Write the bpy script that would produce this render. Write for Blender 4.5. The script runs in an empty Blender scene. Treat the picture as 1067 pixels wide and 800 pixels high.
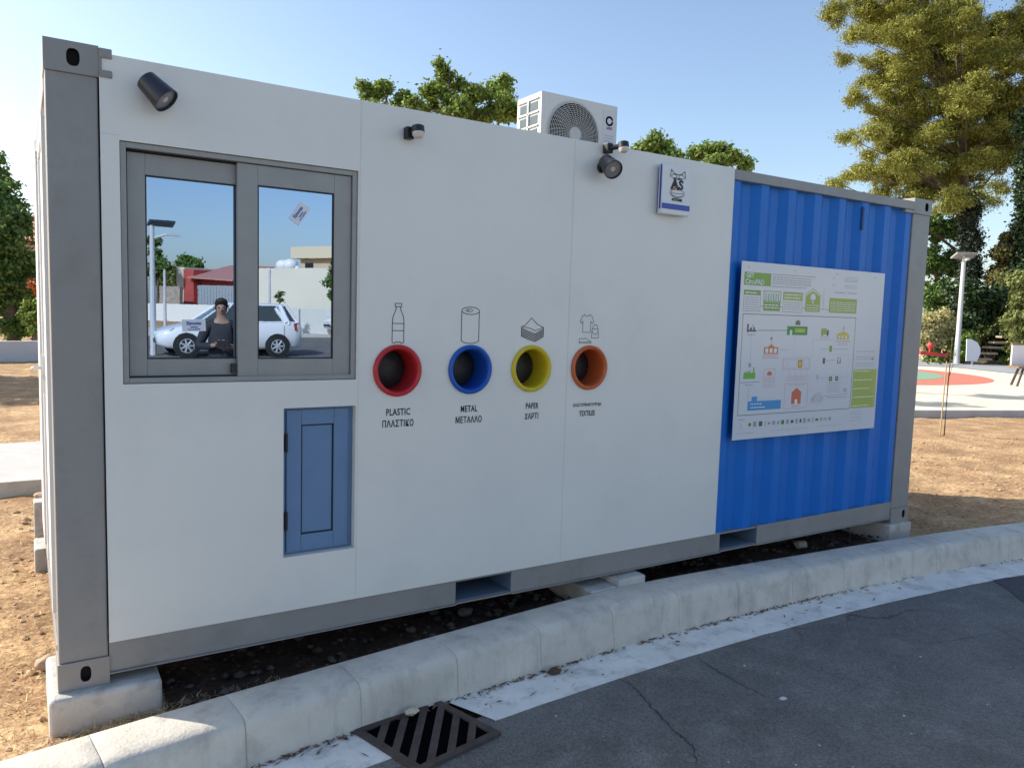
import bpy, bmesh, math, random
import numpy as np
from mathutils import Vector, Matrix, noise
R = math.radians
scene = bpy.context.scene
col = scene.collection

# ------------------------------------------------------------------ camera
CAM = Vector((-0.087, -3.526, 1.600)); YAW, PITCH, ROLL, FPX = 0.565, -0.091, 0.030, 804.64
_f = Vector((math.sin(YAW)*math.cos(PITCH), math.cos(YAW)*math.cos(PITCH), math.sin(PITCH)))
_r = Vector((math.cos(YAW), -math.sin(YAW), 0)); _u = _r.cross(_f)
_r2 = _r*math.cos(ROLL) + _u*math.sin(ROLL); _u2 = -_r*math.sin(ROLL) + _u*math.cos(ROLL)
cam = bpy.data.objects.new('camera', bpy.data.cameras.new('camera')); col.objects.link(cam)
m = Matrix((_r2, _u2, -_f)).transposed().to_4x4(); m.translation = CAM
cam.matrix_world = m
cam.data.sensor_width = 36; cam.data.lens = FPX/1067*36; cam.data.clip_end = 2000; cam.data.clip_start = .05
scene.camera = cam

def at(px, py, d):
    """world point at forward distance d (metres) seen in direction of a photo pixel"""
    return CAM + d*(_f + (px-533.5)/FPX*_r2 - (py-400)/FPX*_u2)
def gpix(px, py, z):
    d = _f + (px-533.5)/FPX*_r2 - (py-400)/FPX*_u2
    return CAM + d*((z-CAM.z)/d.z)
def refl(px, py, d):
    """same for what the window mirrors: the real place lies on the street side"""
    p = at(px, py, d); p.y = -p.y + .1
    return p

# ------------------------------------------------------------------ light
SUN_DIR = Vector((-0.733, 0.68, 0)).normalized(); ELEV = R(34)
sunv = SUN_DIR*math.cos(ELEV) + Vector((0, 0, math.sin(ELEV)))
w = bpy.data.worlds.new('World'); scene.world = w; w.use_nodes = True
nt = w.node_tree; bg = nt.nodes['Background']
sky = nt.nodes.new('ShaderNodeTexSky'); sky.sky_type = 'NISHITA'; sky.sun_disc = False
sky.sun_elevation = ELEV; sky.sun_rotation = math.atan2(SUN_DIR.x, SUN_DIR.y)
sky.air_density = 1.0; sky.dust_density = 1.6; sky.ozone_density = 1.4; sky.altitude = 50
nt.links.new(sky.outputs[0], bg.inputs[0]); bg.inputs[1].default_value = 0.15
sl = bpy.data.lights.new('sun', 'SUN'); sl.energy = 4.8; sl.angle = R(.53); sl.color = (1, .93, .82)
so = bpy.data.objects.new('sun', sl); col.objects.link(so)
so.rotation_euler = (-sunv).to_track_quat('-Z', 'Y').to_euler(); so.location = (0, 0, 20)
scene.view_settings.view_transform = 'Standard'; scene.view_settings.look = 'None'
scene.view_settings.exposure = 0.62; scene.view_settings.gamma = 1
scene.render.film_transparent = False
scene.cycles.max_bounces = 7; scene.cycles.diffuse_bounces = 4; scene.cycles.glossy_bounces = 4
scene.cycles.transmission_bounces = 3; scene.cycles.transparent_max_bounces = 6
rnd = random.Random(7); rng = np.random.default_rng(7)

# ------------------------------------------------------------------ materials
MATS = {}
def mat(name, c, rough=.6, metal=0., var=.0, vs=3., bump=0., bs=40., spec=.5, dirt=None, ds=1.5, dirt_amt=.5, island=0., trans=0., coat=0.):
    if name in MATS: return MATS[name]
    M = bpy.data.materials.new(name); M.use_nodes = True; N = M.node_tree.nodes; L = M.node_tree.links
    P = N['Principled BSDF']; P.inputs['Roughness'].default_value = rough; P.inputs['Metallic'].default_value = metal
    P.inputs['Specular IOR Level'].default_value = spec
    if coat: P.inputs['Coat Weight'].default_value = coat; P.inputs['Coat Roughness'].default_value = .15
    tc = N.new('ShaderNodeTexCoord').outputs['Object']
    cur = None
    rgb = N.new('ShaderNodeRGB'); rgb.outputs[0].default_value = (*c, 1); cur = rgb.outputs[0]
    def tex(sc, det=6, ro=.6):
        t = N.new('ShaderNodeTexNoise'); t.inputs['Scale'].default_value = sc; t.inputs['Detail'].default_value = det
        t.inputs['Roughness'].default_value = ro; L.new(tc, t.inputs['Vector']); return t.outputs['Fac']
    def remap(s, a, b, c0, c1):
        q = N.new('ShaderNodeMapRange'); q.inputs[1].default_value = a; q.inputs[2].default_value = b
        q.inputs[3].default_value = c0; q.inputs[4].default_value = c1; L.new(s, q.inputs[0]); return q.outputs[0]
    if var:
        h = N.new('ShaderNodeHueSaturation'); L.new(cur, h.inputs['Color'])
        L.new(remap(tex(vs), .3, .7, 1-var, 1+var), h.inputs['Value']); cur = h.outputs[0]
    if dirt:
        x = N.new('ShaderNodeMixRGB'); x.inputs[2].default_value = (*dirt, 1); L.new(cur, x.inputs[1])
        L.new(remap(tex(ds, 8, .7), .5, .72, 0, dirt_amt), x.inputs[0]); cur = x.outputs[0]
    if island:
        g = N.new('ShaderNodeNewGeometry'); h = N.new('ShaderNodeHueSaturation'); L.new(cur, h.inputs['Color'])
        L.new(remap(g.outputs['Random Per Island'], 0, 1, 1-island, 1+island), h.inputs['Value'])
        L.new(remap(g.outputs['Random Per Island'], 0, 1, .5-.03*min(1, island*2), .5+.025*min(1, island*2)), h.inputs['Hue']); cur = h.outputs[0]
    L.new(cur, P.inputs['Base Color'])
    if bump:
        b = N.new('ShaderNodeBump'); b.inputs['Strength'].default_value = min(1, bump); b.inputs['Distance'].default_value = .01
        L.new(tex(bs, 8, .65), b.inputs['Height']); L.new(b.outputs[0], P.inputs['Normal'])
    if trans:
        t = N.new('ShaderNodeBsdfTranslucent'); L.new(cur, t.inputs[0])
        x = N.new('ShaderNodeMixShader'); x.inputs[0].default_value = trans
        L.new(P.outputs[0], x.inputs[1]); L.new(t.outputs[0], x.inputs[2]); L.new(x.outputs[0], N['Material Output'].inputs[0])
    MATS[name] = M
    return M

def asphalt_mat():
    M = mat('asphalt', (.155, .148, .137), .85, var=.2, vs=2.2, dirt=(.23, .22, .2), ds=5, dirt_amt=.8, spec=.3)
    N = M.node_tree.nodes; L = M.node_tree.links; P = N['Principled BSDF']
    tc = N.new('ShaderNodeTexCoord')
    old = P.inputs['Base Color'].links[0].from_socket
    v = N.new('ShaderNodeTexVoronoi'); v.inputs['Scale'].default_value = 130; L.new(tc.outputs['Object'], v.inputs['Vector'])
    mr = N.new('ShaderNodeMapRange'); mr.inputs[1].default_value = 0; mr.inputs[2].default_value = 1; mr.inputs[3].default_value = .65; mr.inputs[4].default_value = 1.4
    L.new(v.outputs['Color'], mr.inputs[0])
    h = N.new('ShaderNodeHueSaturation'); L.new(old, h.inputs['Color']); L.new(mr.outputs[0], h.inputs['Value'])
    # wandering cracks
    n = N.new('ShaderNodeTexNoise'); n.inputs['Scale'].default_value = 3; n.inputs['Detail'].default_value = 8; L.new(tc.outputs['Object'], n.inputs['Vector'])
    ad = N.new('ShaderNodeMixRGB'); ad.blend_type = 'ADD'; ad.inputs[0].default_value = .22; L.new(tc.outputs['Object'], ad.inputs[1]); L.new(n.outputs['Color'], ad.inputs[2])
    v2 = N.new('ShaderNodeTexVoronoi'); v2.feature = 'DISTANCE_TO_EDGE'; v2.inputs['Scale'].default_value = .75; L.new(ad.outputs[0], v2.inputs['Vector'])
    m2 = N.new('ShaderNodeMapRange'); m2.inputs[1].default_value = 0; m2.inputs[2].default_value = .006; m2.inputs[3].default_value = .7; m2.inputs[4].default_value = 0
    L.new(v2.outputs['Distance'], m2.inputs[0])
    n3 = N.new('ShaderNodeTexNoise'); n3.inputs['Scale'].default_value = .9; L.new(tc.outputs['Object'], n3.inputs['Vector'])
    m3 = N.new('ShaderNodeMapRange'); m3.inputs[1].default_value = .45; m3.inputs[2].default_value = .6; L.new(n3.outputs['Fac'], m3.inputs[0])
    mu = N.new('ShaderNodeMath'); mu.operation = 'MULTIPLY'; L.new(m2.outputs[0], mu.inputs[0]); L.new(m3.outputs[0], mu.inputs[1])
    x = N.new('ShaderNodeMixRGB'); x.inputs[2].default_value = (.03, .03, .03, 1); L.new(mu.outputs[0], x.inputs[0]); L.new(h.outputs[0], x.inputs[1])
    L.new(x.outputs[0], P.inputs['Base Color'])
    b = N.new('ShaderNodeBump'); b.inputs['Strength'].default_value = .5; b.inputs['Distance'].default_value = .004
    L.new(v.outputs['Distance'], b.inputs['Height']); L.new(b.outputs[0], P.inputs['Normal'])
    return M

def soil_mat(name, a, b_, c, sc=2.0):
    M = mat(name, a, .95, spec=.15); N = M.node_tree.nodes; L = M.node_tree.links; P = N['Principled BSDF']
    tc = N.new('ShaderNodeTexCoord').outputs['Object']
    def T(s, d=9, r=.65):
        n = N.new('ShaderNodeTexNoise'); n.inputs['Scale'].default_value = s; n.inputs['Detail'].default_value = d; n.inputs['Roughness'].default_value = r
        L.new(tc, n.inputs['Vector']); return n.outputs['Fac']
    cr = N.new('ShaderNodeValToRGB'); e = cr.color_ramp.elements
    e[0].position = .33; e[0].color = (*a, 1); e[1].position = .66; e[1].color = (*c, 1); k = e.new(.5); k.color = (*b_, 1)
    mx = N.new('ShaderNodeMath'); mx.operation = 'MULTIPLY_ADD'; L.new(T(sc), mx.inputs[0]); mx.inputs[1].default_value = .5
    m2 = N.new('ShaderNodeMath'); m2.operation = 'MULTIPLY'; m2.inputs[1].default_value = .5; L.new(T(28), m2.inputs[0]); L.new(m2.outputs[0], mx.inputs[2])
    L.new(mx.outputs[0], cr.inputs[0]); L.new(cr.outputs[0], P.inputs['Base Color'])
    bp = N.new('ShaderNodeBump'); bp.inputs['Strength'].default_value = .9; bp.inputs['Distance'].default_value = .02; L.new(T(22), bp.inputs['Height']); L.new(bp.outputs[0], P.inputs['Normal'])
    return M

def glass_mat(name, c=(.29, .37, .50), rough=.0):
    """reflective solar glazing"""
    return mat(name, c, rough, metal=1.0, bump=.0035, bs=2.0)

m_white = mat('white_paint', (.74, .725, .675), .38, var=.03, vs=1.3, bump=.03, bs=6, dirt=(.62, .62, .60), ds=2.2, dirt_amt=.35)
m_whitew = mat('window_surround_white', (.74, .745, .74), .4)
m_grey = mat('grey_container_paint', (.27, .258, .245), .42, var=.06, vs=4, dirt=(.15, .135, .12), ds=5, dirt_amt=.35, bump=.04, bs=14)
m_blue = mat('blue_container_paint', (.001, .15, .55), .42, spec=.3, var=.05, vs=5, dirt=(.008, .16, .52), ds=8, dirt_amt=.5, bump=.02, bs=9)
m_alu = mat('grey_aluminium', (.29, .285, .275), .45, metal=.25, var=.06, vs=9)
m_hatch = mat('hatch_blue', (.125, .225, .38), .45, var=.05, vs=8)
m_black = mat('black_plastic', (.012, .013, .015), .45)
m_dark = mat('dark_void', (.01, .01, .01), .9)
m_gasket = mat('rubber_gasket', (.015, .015, .016), .6)
m_conc = mat('kerb_concrete', (.635, .59, .51), .9, var=.10, vs=4, dirt=(.27, .26, .235), ds=5, dirt_amt=.5, bump=.5, bs=60, spec=.2)
def streaks(M, amt=.55, dark=(.20, .19, .165), sc=(7, 7, .9)):
    N = M.node_tree.nodes; L = M.node_tree.links; P = N['Principled BSDF']; old = P.inputs['Base Color'].links[0].from_socket
    tc = N.new('ShaderNodeTexCoord').outputs['Object']; mp = N.new('ShaderNodeMapping'); mp.inputs['Scale'].default_value = sc; L.new(tc, mp.inputs[0])
    n = N.new('ShaderNodeTexNoise'); n.inputs['Scale'].default_value = 1.6; n.inputs['Detail'].default_value = 9; n.inputs['Roughness'].default_value = .7; L.new(mp.outputs[0], n.inputs['Vector'])
    q = N.new('ShaderNodeMapRange'); q.inputs[1].default_value = .52; q.inputs[2].default_value = .74; q.inputs[3].default_value = 0; q.inputs[4].default_value = amt; L.new(n.outputs['Fac'], q.inputs[0])
    x = N.new('ShaderNodeMixRGB'); x.inputs[2].default_value = (*dark, 1); L.new(old, x.inputs[1]); L.new(q.outputs[0], x.inputs[0]); L.new(x.outputs[0], P.inputs['Base Color'])
streaks(m_conc, .4)
m_block = mat('block_concrete', (.52, .50, .46), .9, var=.12, vs=6, dirt=(.22, .2, .18), ds=9, dirt_amt=.6, bump=.6, bs=50, spec=.2)
m_gutter = mat('gutter_concrete', (.80, .78, .72), .9, var=.1, vs=5, dirt=(.2, .19, .17), ds=7, dirt_amt=.55, bump=.4, bs=70, spec=.2)
m_asph = asphalt_mat()
m_soil = soil_mat('dry_soil', (.17, .095, .055), (.39, .245, .13), (.74, .53, .29))
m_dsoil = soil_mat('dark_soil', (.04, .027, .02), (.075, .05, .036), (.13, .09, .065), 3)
m_ink = mat('black_ink', (.02, .02, .022), .6)
m_rust = mat('rusty_iron', (.10, .075, .065), .8, metal=.3, var=.3, vs=12, bump=.4, bs=50)
m_wood = mat('weathered_wood', (.20, .13, .08), .8, var=.2, vs=10)

# ------------------------------------------------------------------ mesh builder
class MB:
    def __init__(s): s.v = []; s.f = []; s.m = []
    def add(s, vs, fs, mi=0):
        o = len(s.v); s.v += [tuple(p) for p in vs]; s.f += [tuple(i+o for i in f) for f in fs]; s.m += [mi]*len(fs); return s
    def box(s, x0, x1, y0, y1, z0, z1, mi=0):
        return s.add([(x0,y0,z0),(x1,y0,z0),(x1,y1,z0),(x0,y1,z0),(x0,y0,z1),(x1,y0,z1),(x1,y1,z1),(x0,y1,z1)],
                     [(0,3,2,1),(4,5,6,7),(0,1,5,4),(1,2,6,5),(2,3,7,6),(3,0,4,7)], mi)
    def quadxz(s, x0, x1, z0, z1, y, mi=0): return s.add([(x0,y,z0),(x1,y,z0),(x1,y,z1),(x0,y,z1)], [(0,1,2,3)], mi)
    def rings(s, rings, mi=0, close=True, cap0=True, cap1=True):
        n = len(rings[0]); vs = [p for r in rings for p in r]; fs = []
        for k in range(len(rings)-1):
            for i in range(n if close else n-1):
                j = (i+1) % n; fs.append((k*n+i, k*n+j, (k+1)*n+j, (k+1)*n+i))
        if cap0: fs.append(tuple(reversed(range(n))))
        if cap1: fs.append(tuple(range((len(rings)-1)*n, len(rings)*n)))
        return s.add(vs, fs, mi)
    def lathe(s, origin, axis, prof, n=32, mi=0, cap0=True, cap1=True):
        a = Vector(axis).normalized(); q = a.to_track_quat('Z', 'Y'); o = Vector(origin)
        rs = [[o + q @ Vector((r*math.cos(2*math.pi*i/n), r*math.sin(2*math.pi*i/n), h)) for i in range(n)] for r, h in prof]
        return s.rings(rs, mi, True, cap0, cap1)
    def cyl(s, a, b, r0, r1=None, n=12, mi=0):
        a = Vector(a); b = Vector(b); r1 = r0 if r1 is None else r1
        return s.lathe(a, b-a, [(r0, 0), (r1, (b-a).length)], n, mi)
    def tube(s, pts, r, n=6, mi=0):
        pts = [Vector(p) for p in pts]; rr = r if isinstance(r, (list, tuple)) else [r]*len(pts); rs = []
        for i, p in enumerate(pts):
            d = (pts[min(i+1, len(pts)-1)] - pts[max(i-1, 0)]).normalized(); q = d.to_track_quat('Z', 'Y')
            rs.append([p + q @ Vector((rr[i]*math.cos(2*math.pi*k/n), rr[i]*math.sin(2*math.pi*k/n), 0)) for k in range(n)])
        return s.rings(rs, mi)
    def holeplate(s, x0, x1, z0, z1, y, loop, depth=.05, mi=0, mi2=None, back=False):
        """rect face in XZ at y with a hole (loop of (x,z), CCW from front) and reveal going +y"""
        cx = sum(p[0] for p in loop)/len(loop); cz = sum(p[1] for p in loop)/len(loop); n = len(loop)
        out = []
        for (x, z) in loop:
            dx, dz = x-cx, z-cz; t = min(((x1-cx)/dx if dx > 1e-9 else (x0-cx)/dx if dx < -1e-9 else 1e9), ((z1-cz)/dz if dz > 1e-9 else (z0-cz)/dz if dz < -1e-9 else 1e9))
            out.append([cx+dx*t, cz+dz*t])
        for c in ((x0, z0), (x1, z0), (x1, z1), (x0, z1)):   # snap nearest to corners
            k = min(range(n), key=lambda i: (out[i][0]-c[0])**2 + (out[i][1]-c[1])**2); out[k] = list(c)
        vs = [(x, y, z) for x, z in loop] + [(x, y, z) for x, z in out] + [(x, y+depth, z) for x, z in loop]
        fs = [(i, n+i, n+(i+1) % n, (i+1) % n) for i in range(n)]
        s.add(vs, fs, mi)
        s.add(vs, [(i, (i+1) % n, 2*n+(i+1) % n, 2*n+i) for i in range(n)], mi if mi2 is None else mi2)
        if back: s.add([(x, y+depth, z) for x, z in loop], [tuple(range(n))], mi if mi2 is None else mi2)
        return s
    def build(s, name, mats, parent=None, bevel=0, smooth=False, fixn=True, angle=35, seg=2):
        me = bpy.data.meshes.new(name); me.from_pydata(s.v, [], s.f)
        mats = mats if isinstance(mats, (list, tuple)) else [mats]
        for q in mats: me.materials.append(q)
        me.polygons.foreach_set('material_index', s.m)
        if fixn:
            b = bmesh.new(); b.from_mesh(me); bmesh.ops.recalc_face_normals(b, faces=b.faces); b.to_mesh(me); b.free()
        if smooth: me.shade_smooth(); me.set_sharp_from_angle(angle=R(angle))
        o = bpy.data.objects.new(name, me); col.objects.link(o)
        if parent: o.parent = parent; o.matrix_parent_inverse = Matrix.Translation(-world_loc(parent)) if parent.rotation_euler.z == 0 else parent_inv(parent)
        if bevel:
            md = o.modifiers.new('bevel', 'BEVEL'); md.width = bevel; md.segments = seg; md.limit_method = 'ANGLE'; md.angle_limit = R(50)
        return o
def parent_inv(p):
    mm = Matrix.LocRotScale(p.location, p.rotation_euler, None)
    return mm.inverted()
def world_loc(p):
    l = Vector(p.location)
    # nested parents are meshes at the origin with a parent inverse, so their world matrix is identity
    return l if p.type == 'EMPTY' else Vector((0, 0, 0))
def tag(o, label, cat, group=None, kind=None):
    o['label'] = label; o['category'] = cat
    if group: o['group'] = group
    if kind: o['kind'] = kind
    return o
def thing(name, label, cat, loc=(0, 0, 0), group=None, rotz=0):
    o = bpy.data.objects.new(name, None); col.objects.link(o); o.location = loc; o.rotation_euler = (0, 0, rotz); o.empty_display_size = .1
    return tag(o, label, cat, group)
def local(o, p):   # mesh given in the local frame of an empty p
    o.parent = p; o.matrix_parent_inverse = Matrix.Identity(4); return o
def struct(o): o['kind'] = 'structure'; return o

def text_mesh(body, size, x, y, z, sx=1., bold=0., align='CENTER', ext=.0004, rot=0., spacing=1.0):
    cu = bpy.data.curves.new('t', 'FONT'); cu.body = body; cu.size = size; cu.offset = bold; cu.extrude = ext; cu.resolution_u = 3
    cu.align_x = align; cu.align_y = 'CENTER'; cu.space_line = .95; cu.space_character = spacing
    o = bpy.data.objects.new('t', cu); col.objects.link(o)
    bpy.context.view_layer.update()
    me = bpy.data.meshes.new_from_object(o.evaluated_get(bpy.context.evaluated_depsgraph_get()))
    M = Matrix.Translation((x, y, z)) @ Matrix.Rotation(rot, 4, 'Y') @ Matrix.Rotation(R(90), 4, 'X') @ Matrix.Diagonal((sx, 1, 1, 1))
    vs = [M @ v.co for v in me.vertices]; fs = [tuple(p.vertices) for p in me.polygons]
    bpy.data.objects.remove(o); bpy.data.curves.remove(cu); bpy.data.meshes.remove(me)
    return vs, fs
def ribbon(mb, pts, y, wd=.0022, mi=0, closed=False, th=.0006):
    """flat line drawing in XZ plane"""
    P = [Vector((a, b)) for a, b in pts]
    if closed: P.append(P[0])
    for a, b in zip(P[:-1], P[1:]):
        d = (b-a); l = d.length
        if l < 1e-6: continue
        d /= l; nrm = Vector((-d.y, d.x))*wd/2; a2 = a-d*wd*.35; b2 = b+d*wd*.35
        q = [a2-nrm, b2-nrm, b2+nrm, a2+nrm]
        mb.add([(p.x, y, p.y) for p in q], [(0, 1, 2, 3)], mi)

# ------------------------------------------------------------------ kerb line
def kback(x):
    t = x-3.3; c = 13.
    if abs(t) <= c: return -.072 - .0225*t*t
    return -.072 - .0225*c*c - .0225*2*c*(abs(t)-c)
def kslope(x):
    t = max(-13., min(13., x-3.3)); return -.045*t
def knorm(x):   # towards the road
    s = kslope(x); n = Vector((s, -1)); return n.normalized()
def ktop(x): return -.045 + .03*math.exp(-((x-2.9)/1.1)**2)
ROAD = -.256
def off(x, d):
    n = knorm(x); return x+n.x*d, kback(x)+n.y*d

joints = [.60+.513*k for k in range(-60, 80)]
xs = set()
for j in joints:
    for e in (-.006, -.0025, 0, .0025, .006): xs.add(round(j+e, 4))
    for k in range(1, 8): xs.add(round(j+k*.0641, 4))
xs = sorted(x for x in xs if -26 < x < 34)
prof = [(-.01, -.30), (0, -.012), (.006, -.003), (.02, 0), (.10, -.001), (.185, -.004), (.215, -.010), (.233, -.022), (.243, -.042), (.248, -.08), (.256, -.17), (.262, -.26)]
rings = []
for x in xs:
    dj = min(abs(x-j) for j in joints); ins = .006 if dj < .001 else (.0015 if dj < .003 else 0)
    r = []
    for k, (u, z) in enumerate(prof):
        nz = noise.noise(Vector((x*5, u*9, 3)))*.004 + noise.noise(Vector((x*1.7, u*2, 9)))*.003
        if 2 < k < 11: z2 = z - ins + nz; u2 = u - (ins if u > .2 else 0) + nz*.8
        else: z2 = z; u2 = u
        # broken bite in the nosing
        if 2.62 < x < 2.86 and k in (6, 7, 8, 9):
            b = math.sin((x-2.62)/.24*math.pi); z2 -= .018*b; u2 -= .022*b
        px, py = off(x, u2); r.append((px, py, ktop(x)+z2 if k < 10 else -.045+z2 if False else (ROAD-.01 if k == 11 else ktop(x)+z2)))
    rings.append(r)
kb = MB(); kb.rings(rings, 0, close=False, cap0=False, cap1=False)
struct(kb.build('kerb', m_conc, smooth=True, angle=40))

# gutter strip (with a gap where the grate lies)
gx = sorted(set([round(-26+.4*i, 3) for i in range(150)] + [1.085, 1.555]))
gm = MB()
def gstrip(xa, xb, sa=0, sb=0):
    L = [x for x in gx if xa <= x <= xb]
    rs = []
    for x in L:
        a = off(x, .255); x = x+(.10 if (sa and x == L[0]) or (sb and x == L[-1]) else 0); jag = noise.noise(Vector((x*6, 1, 1)))*.005; b = off(x, .525+jag)
        rs.append([(a[0], a[1], ROAD+.006), (b[0], b[1], ROAD+.004), (b[0], b[1], ROAD-.02)])
    gm.rings(rs, 0, False, False, False)
gx += [round(-2+.07*i, 3) for i in range(160)]; gx = sorted(x for x in set(gx) if not (1.556 < x < 1.68 or .98 < x < 1.084))
gstrip(-26, 1.085, 0, 1); gstrip(1.555, 34, 1, 0)
struct(gm.build('gutter', m_gutter))

# ------------------------------------------------------------------ road (rises gently towards the far side of the street)
def roadz(y):
    t = -y
    if t < 3.5: return ROAD
    if t < 20: return ROAD + (t-3.5)/16.5*.456
    if t < 30: return .20 + (t-20)/10*.12
    return .32
rm = MB(); rs = []
xr = [x*1.0 for x in range(-60, 91, 2)]
for x in xr:
    xk = max(-26., min(33.5, x)); y0 = off(xk, .45)[1]
    ys = [y0, y0-.8, y0-2] + [-3.5-2.*k for k in range(1, 14)] + [-31.2]
    ys = [min(y0-1e-3*i, y) for i, y in enumerate(ys)]
    rs.append([(x, y, roadz(y)) for y in ys])
rm.rings(rs, 0, False, False, False)
struct(rm.build('road', m_asph, smooth=True))
# darker repaired patch of asphalt
pm = MB(); pts = [tuple(gpix(a_, b_, ROAD).xy) for a_, b_ in ((1034, 604), (1050, 614), (1067, 628), (1090, 634), (1140, 618), (1120, 601), (1068, 601), (1046, 602))]
pm.add([(x, y, ROAD+.004) for x, y in pts], [tuple(range(len(pts)))])
struct(pm.build('asphalt_patch', mat('fresh_asphalt', (.06, .062, .066), .85, var=.15, vs=30, bump=.4, bs=150)))

def crack(pix, wd):
    g = MB(); P0 = [gpix(a_, b_, ROAD).xy for a_, b_ in pix]; pts = []
    for i in range(len(P0)-1):
        for k in range(14):
            q = P0[i].lerp(P0[i+1], k/14); pts.append((q.x+rnd.uniform(-.008, .008), q.y+rnd.uniform(-.008, .008)))
    L_, R_ = [], []
    for i, (x, y) in enumerate(pts):
        a = pts[max(0, i-1)]; b = pts[min(len(pts)-1, i+1)]; dx, dy = b[0]-a[0], b[1]-a[1]; l = math.hypot(dx, dy) or 1; w_ = wd*rnd.uniform(.3, 1.3)*(1-abs(2*i/len(pts)-1)**4)+.0004
        L_.append((x-dy/l*w_, y+dx/l*w_, ROAD+.0035)); R_.append((x+dy/l*w_, y-dx/l*w_, ROAD+.0035))
    g.rings([[a, b] for a, b in zip(L_, R_)], 0, False, False, False); return g
cm_ = mat('crack_dark', (.05, .05, .05), .95)
for pix, wd in (([(640, 703), (662, 717), (680, 738), (704, 762), (722, 778), (728, 800)], .0035), ([(724, 684), (748, 699), (778, 716), (800, 727)], .003), ([(1067, 655), (1010, 664), (960, 672)], .0012)):
    struct(crack(pix, wd).build('road_crack', cm_))

# ------------------------------------------------------------------ ground
def soilz(x, y):
    z = -.155 + .022*noise.noise(Vector((x*1.3, y*1.3, 0))) + .018*noise.noise(Vector((x*4.2, y*4.2, 5))) + .012*noise.noise(Vector((x*11, y*11, 2)))
    if x > 6: z += min(.02, (x-6)*.02)
    return z
cx = [-400, -200, -100, -60, -40, -26, -18, -12, -8, -6, -4.5, -3.5, -2.5] + list(np.arange(-2, 10.5, .055)) + list(np.arange(10.6, 18, .2)) + [19, 21, 24, 28, 34, 50, 80, 150, 400]
tr = list(np.arange(0, 3.2, .05)) + list(np.arange(3.3, 9, .16)) + [9.6, 10.5, 12, 14, 17, 21, 26, 32, 40, 60, 100, 200, 500]
rs = []
for x in cx:
    xk = max(-26., min(33.5, x)); r = []
    y0 = kback(xk) + .005
    for t in tr:
        y = y0+t; z = soilz(x, y) if t < 40 else -.155
        if t < .02: z = ktop(xk) - .05
        elif t < .1: z = max(z, z*.6 + (ktop(xk)-.08)*.4)
        r.append((x, y, z))
    rs.append(r)
# one sheet: continues under the road to the far side
gmb = MB(); gmb.rings(rs, 0, False, False, False)
far = []
for x in cx:
    xk = max(-26., min(33.5, x)); far.append([(x, kback(xk)-.02, -.33), (x, -12, -.30), (x, -31, .05), (x, -31.1, .30), (x, -60, .32), (x, -500, .32)])
gmb.rings(far, 0, False, False, False)
struct(gmb.build('ground', m_soil, smooth=True, angle=180))

# darker loose rubble strip in the container's dirt bed
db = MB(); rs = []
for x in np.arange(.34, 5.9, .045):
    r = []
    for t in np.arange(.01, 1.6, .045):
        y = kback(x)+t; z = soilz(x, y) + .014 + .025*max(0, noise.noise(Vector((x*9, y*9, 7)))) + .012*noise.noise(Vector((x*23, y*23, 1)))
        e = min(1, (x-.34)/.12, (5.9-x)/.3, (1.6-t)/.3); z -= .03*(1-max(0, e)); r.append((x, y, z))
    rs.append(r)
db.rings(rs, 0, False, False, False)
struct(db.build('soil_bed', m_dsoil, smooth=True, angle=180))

def scatter_stones(name, pts, m_, label, cat):
    mb = MB()
    base = [Vector(v) for v in ((1,0,0),(-1,0,0),(0,1,0),(0,-1,0),(0,0,1),(0,0,-1),(.7,.7,.3),(-.7,.6,.4),(.6,-.7,.35),(-.6,-.7,.3),(.5,0,-.8),(-.5,.2,-.8))]
    for (x, y, z, s) in pts:
        bm = bmesh.new()
        for b in base: bm.verts.new(Vector((x, y, z)) + Vector((b.x*s*rnd.uniform(.7, 1.3), b.y*s*rnd.uniform(.7, 1.2), b.z*s*rnd.uniform(.5, .8))))
        bmesh.ops.convex_hull(bm, input=bm.verts)
        bm.verts.index_update(); mb.add([v.co.copy() for v in bm.verts], [tuple(v.index for v in f.verts) for f in bm.faces]); bm.free()
    o = mb.build(name, m_, fixn=False)
    return tag(o, label, cat, kind='stuff')
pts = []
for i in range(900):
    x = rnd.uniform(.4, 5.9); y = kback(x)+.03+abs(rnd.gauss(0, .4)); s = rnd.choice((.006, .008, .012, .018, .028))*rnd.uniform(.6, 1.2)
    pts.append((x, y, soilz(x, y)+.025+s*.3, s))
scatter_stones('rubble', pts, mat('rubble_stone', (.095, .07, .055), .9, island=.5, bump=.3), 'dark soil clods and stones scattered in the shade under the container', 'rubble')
pts = []
for i in range(650):
    x = rnd.uniform(-1.6, .1); y = kback(x)+.02+rnd.random()**1.5*5; s = rnd.choice((.006, .009, .012, .016, .026))*rnd.uniform(.6, 1.2); pts.append((x, y, soilz(x, y)+s*.2, s))
for i in range(1500):
    x = rnd.uniform(6.1, 15); y = kback(x)+.03+rnd.random()*5; s = rnd.choice((.008, .012, .02))*rnd.uniform(.6, 1.2); pts.append((x, y, soilz(x, y)+s*.2, s))
scatter_stones('gravel', pts, mat('pale_clod', (.44, .29, .165), .95, island=.35), 'sunlit tan clods and pebbles scattered on the dry soil', 'gravel')

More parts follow.
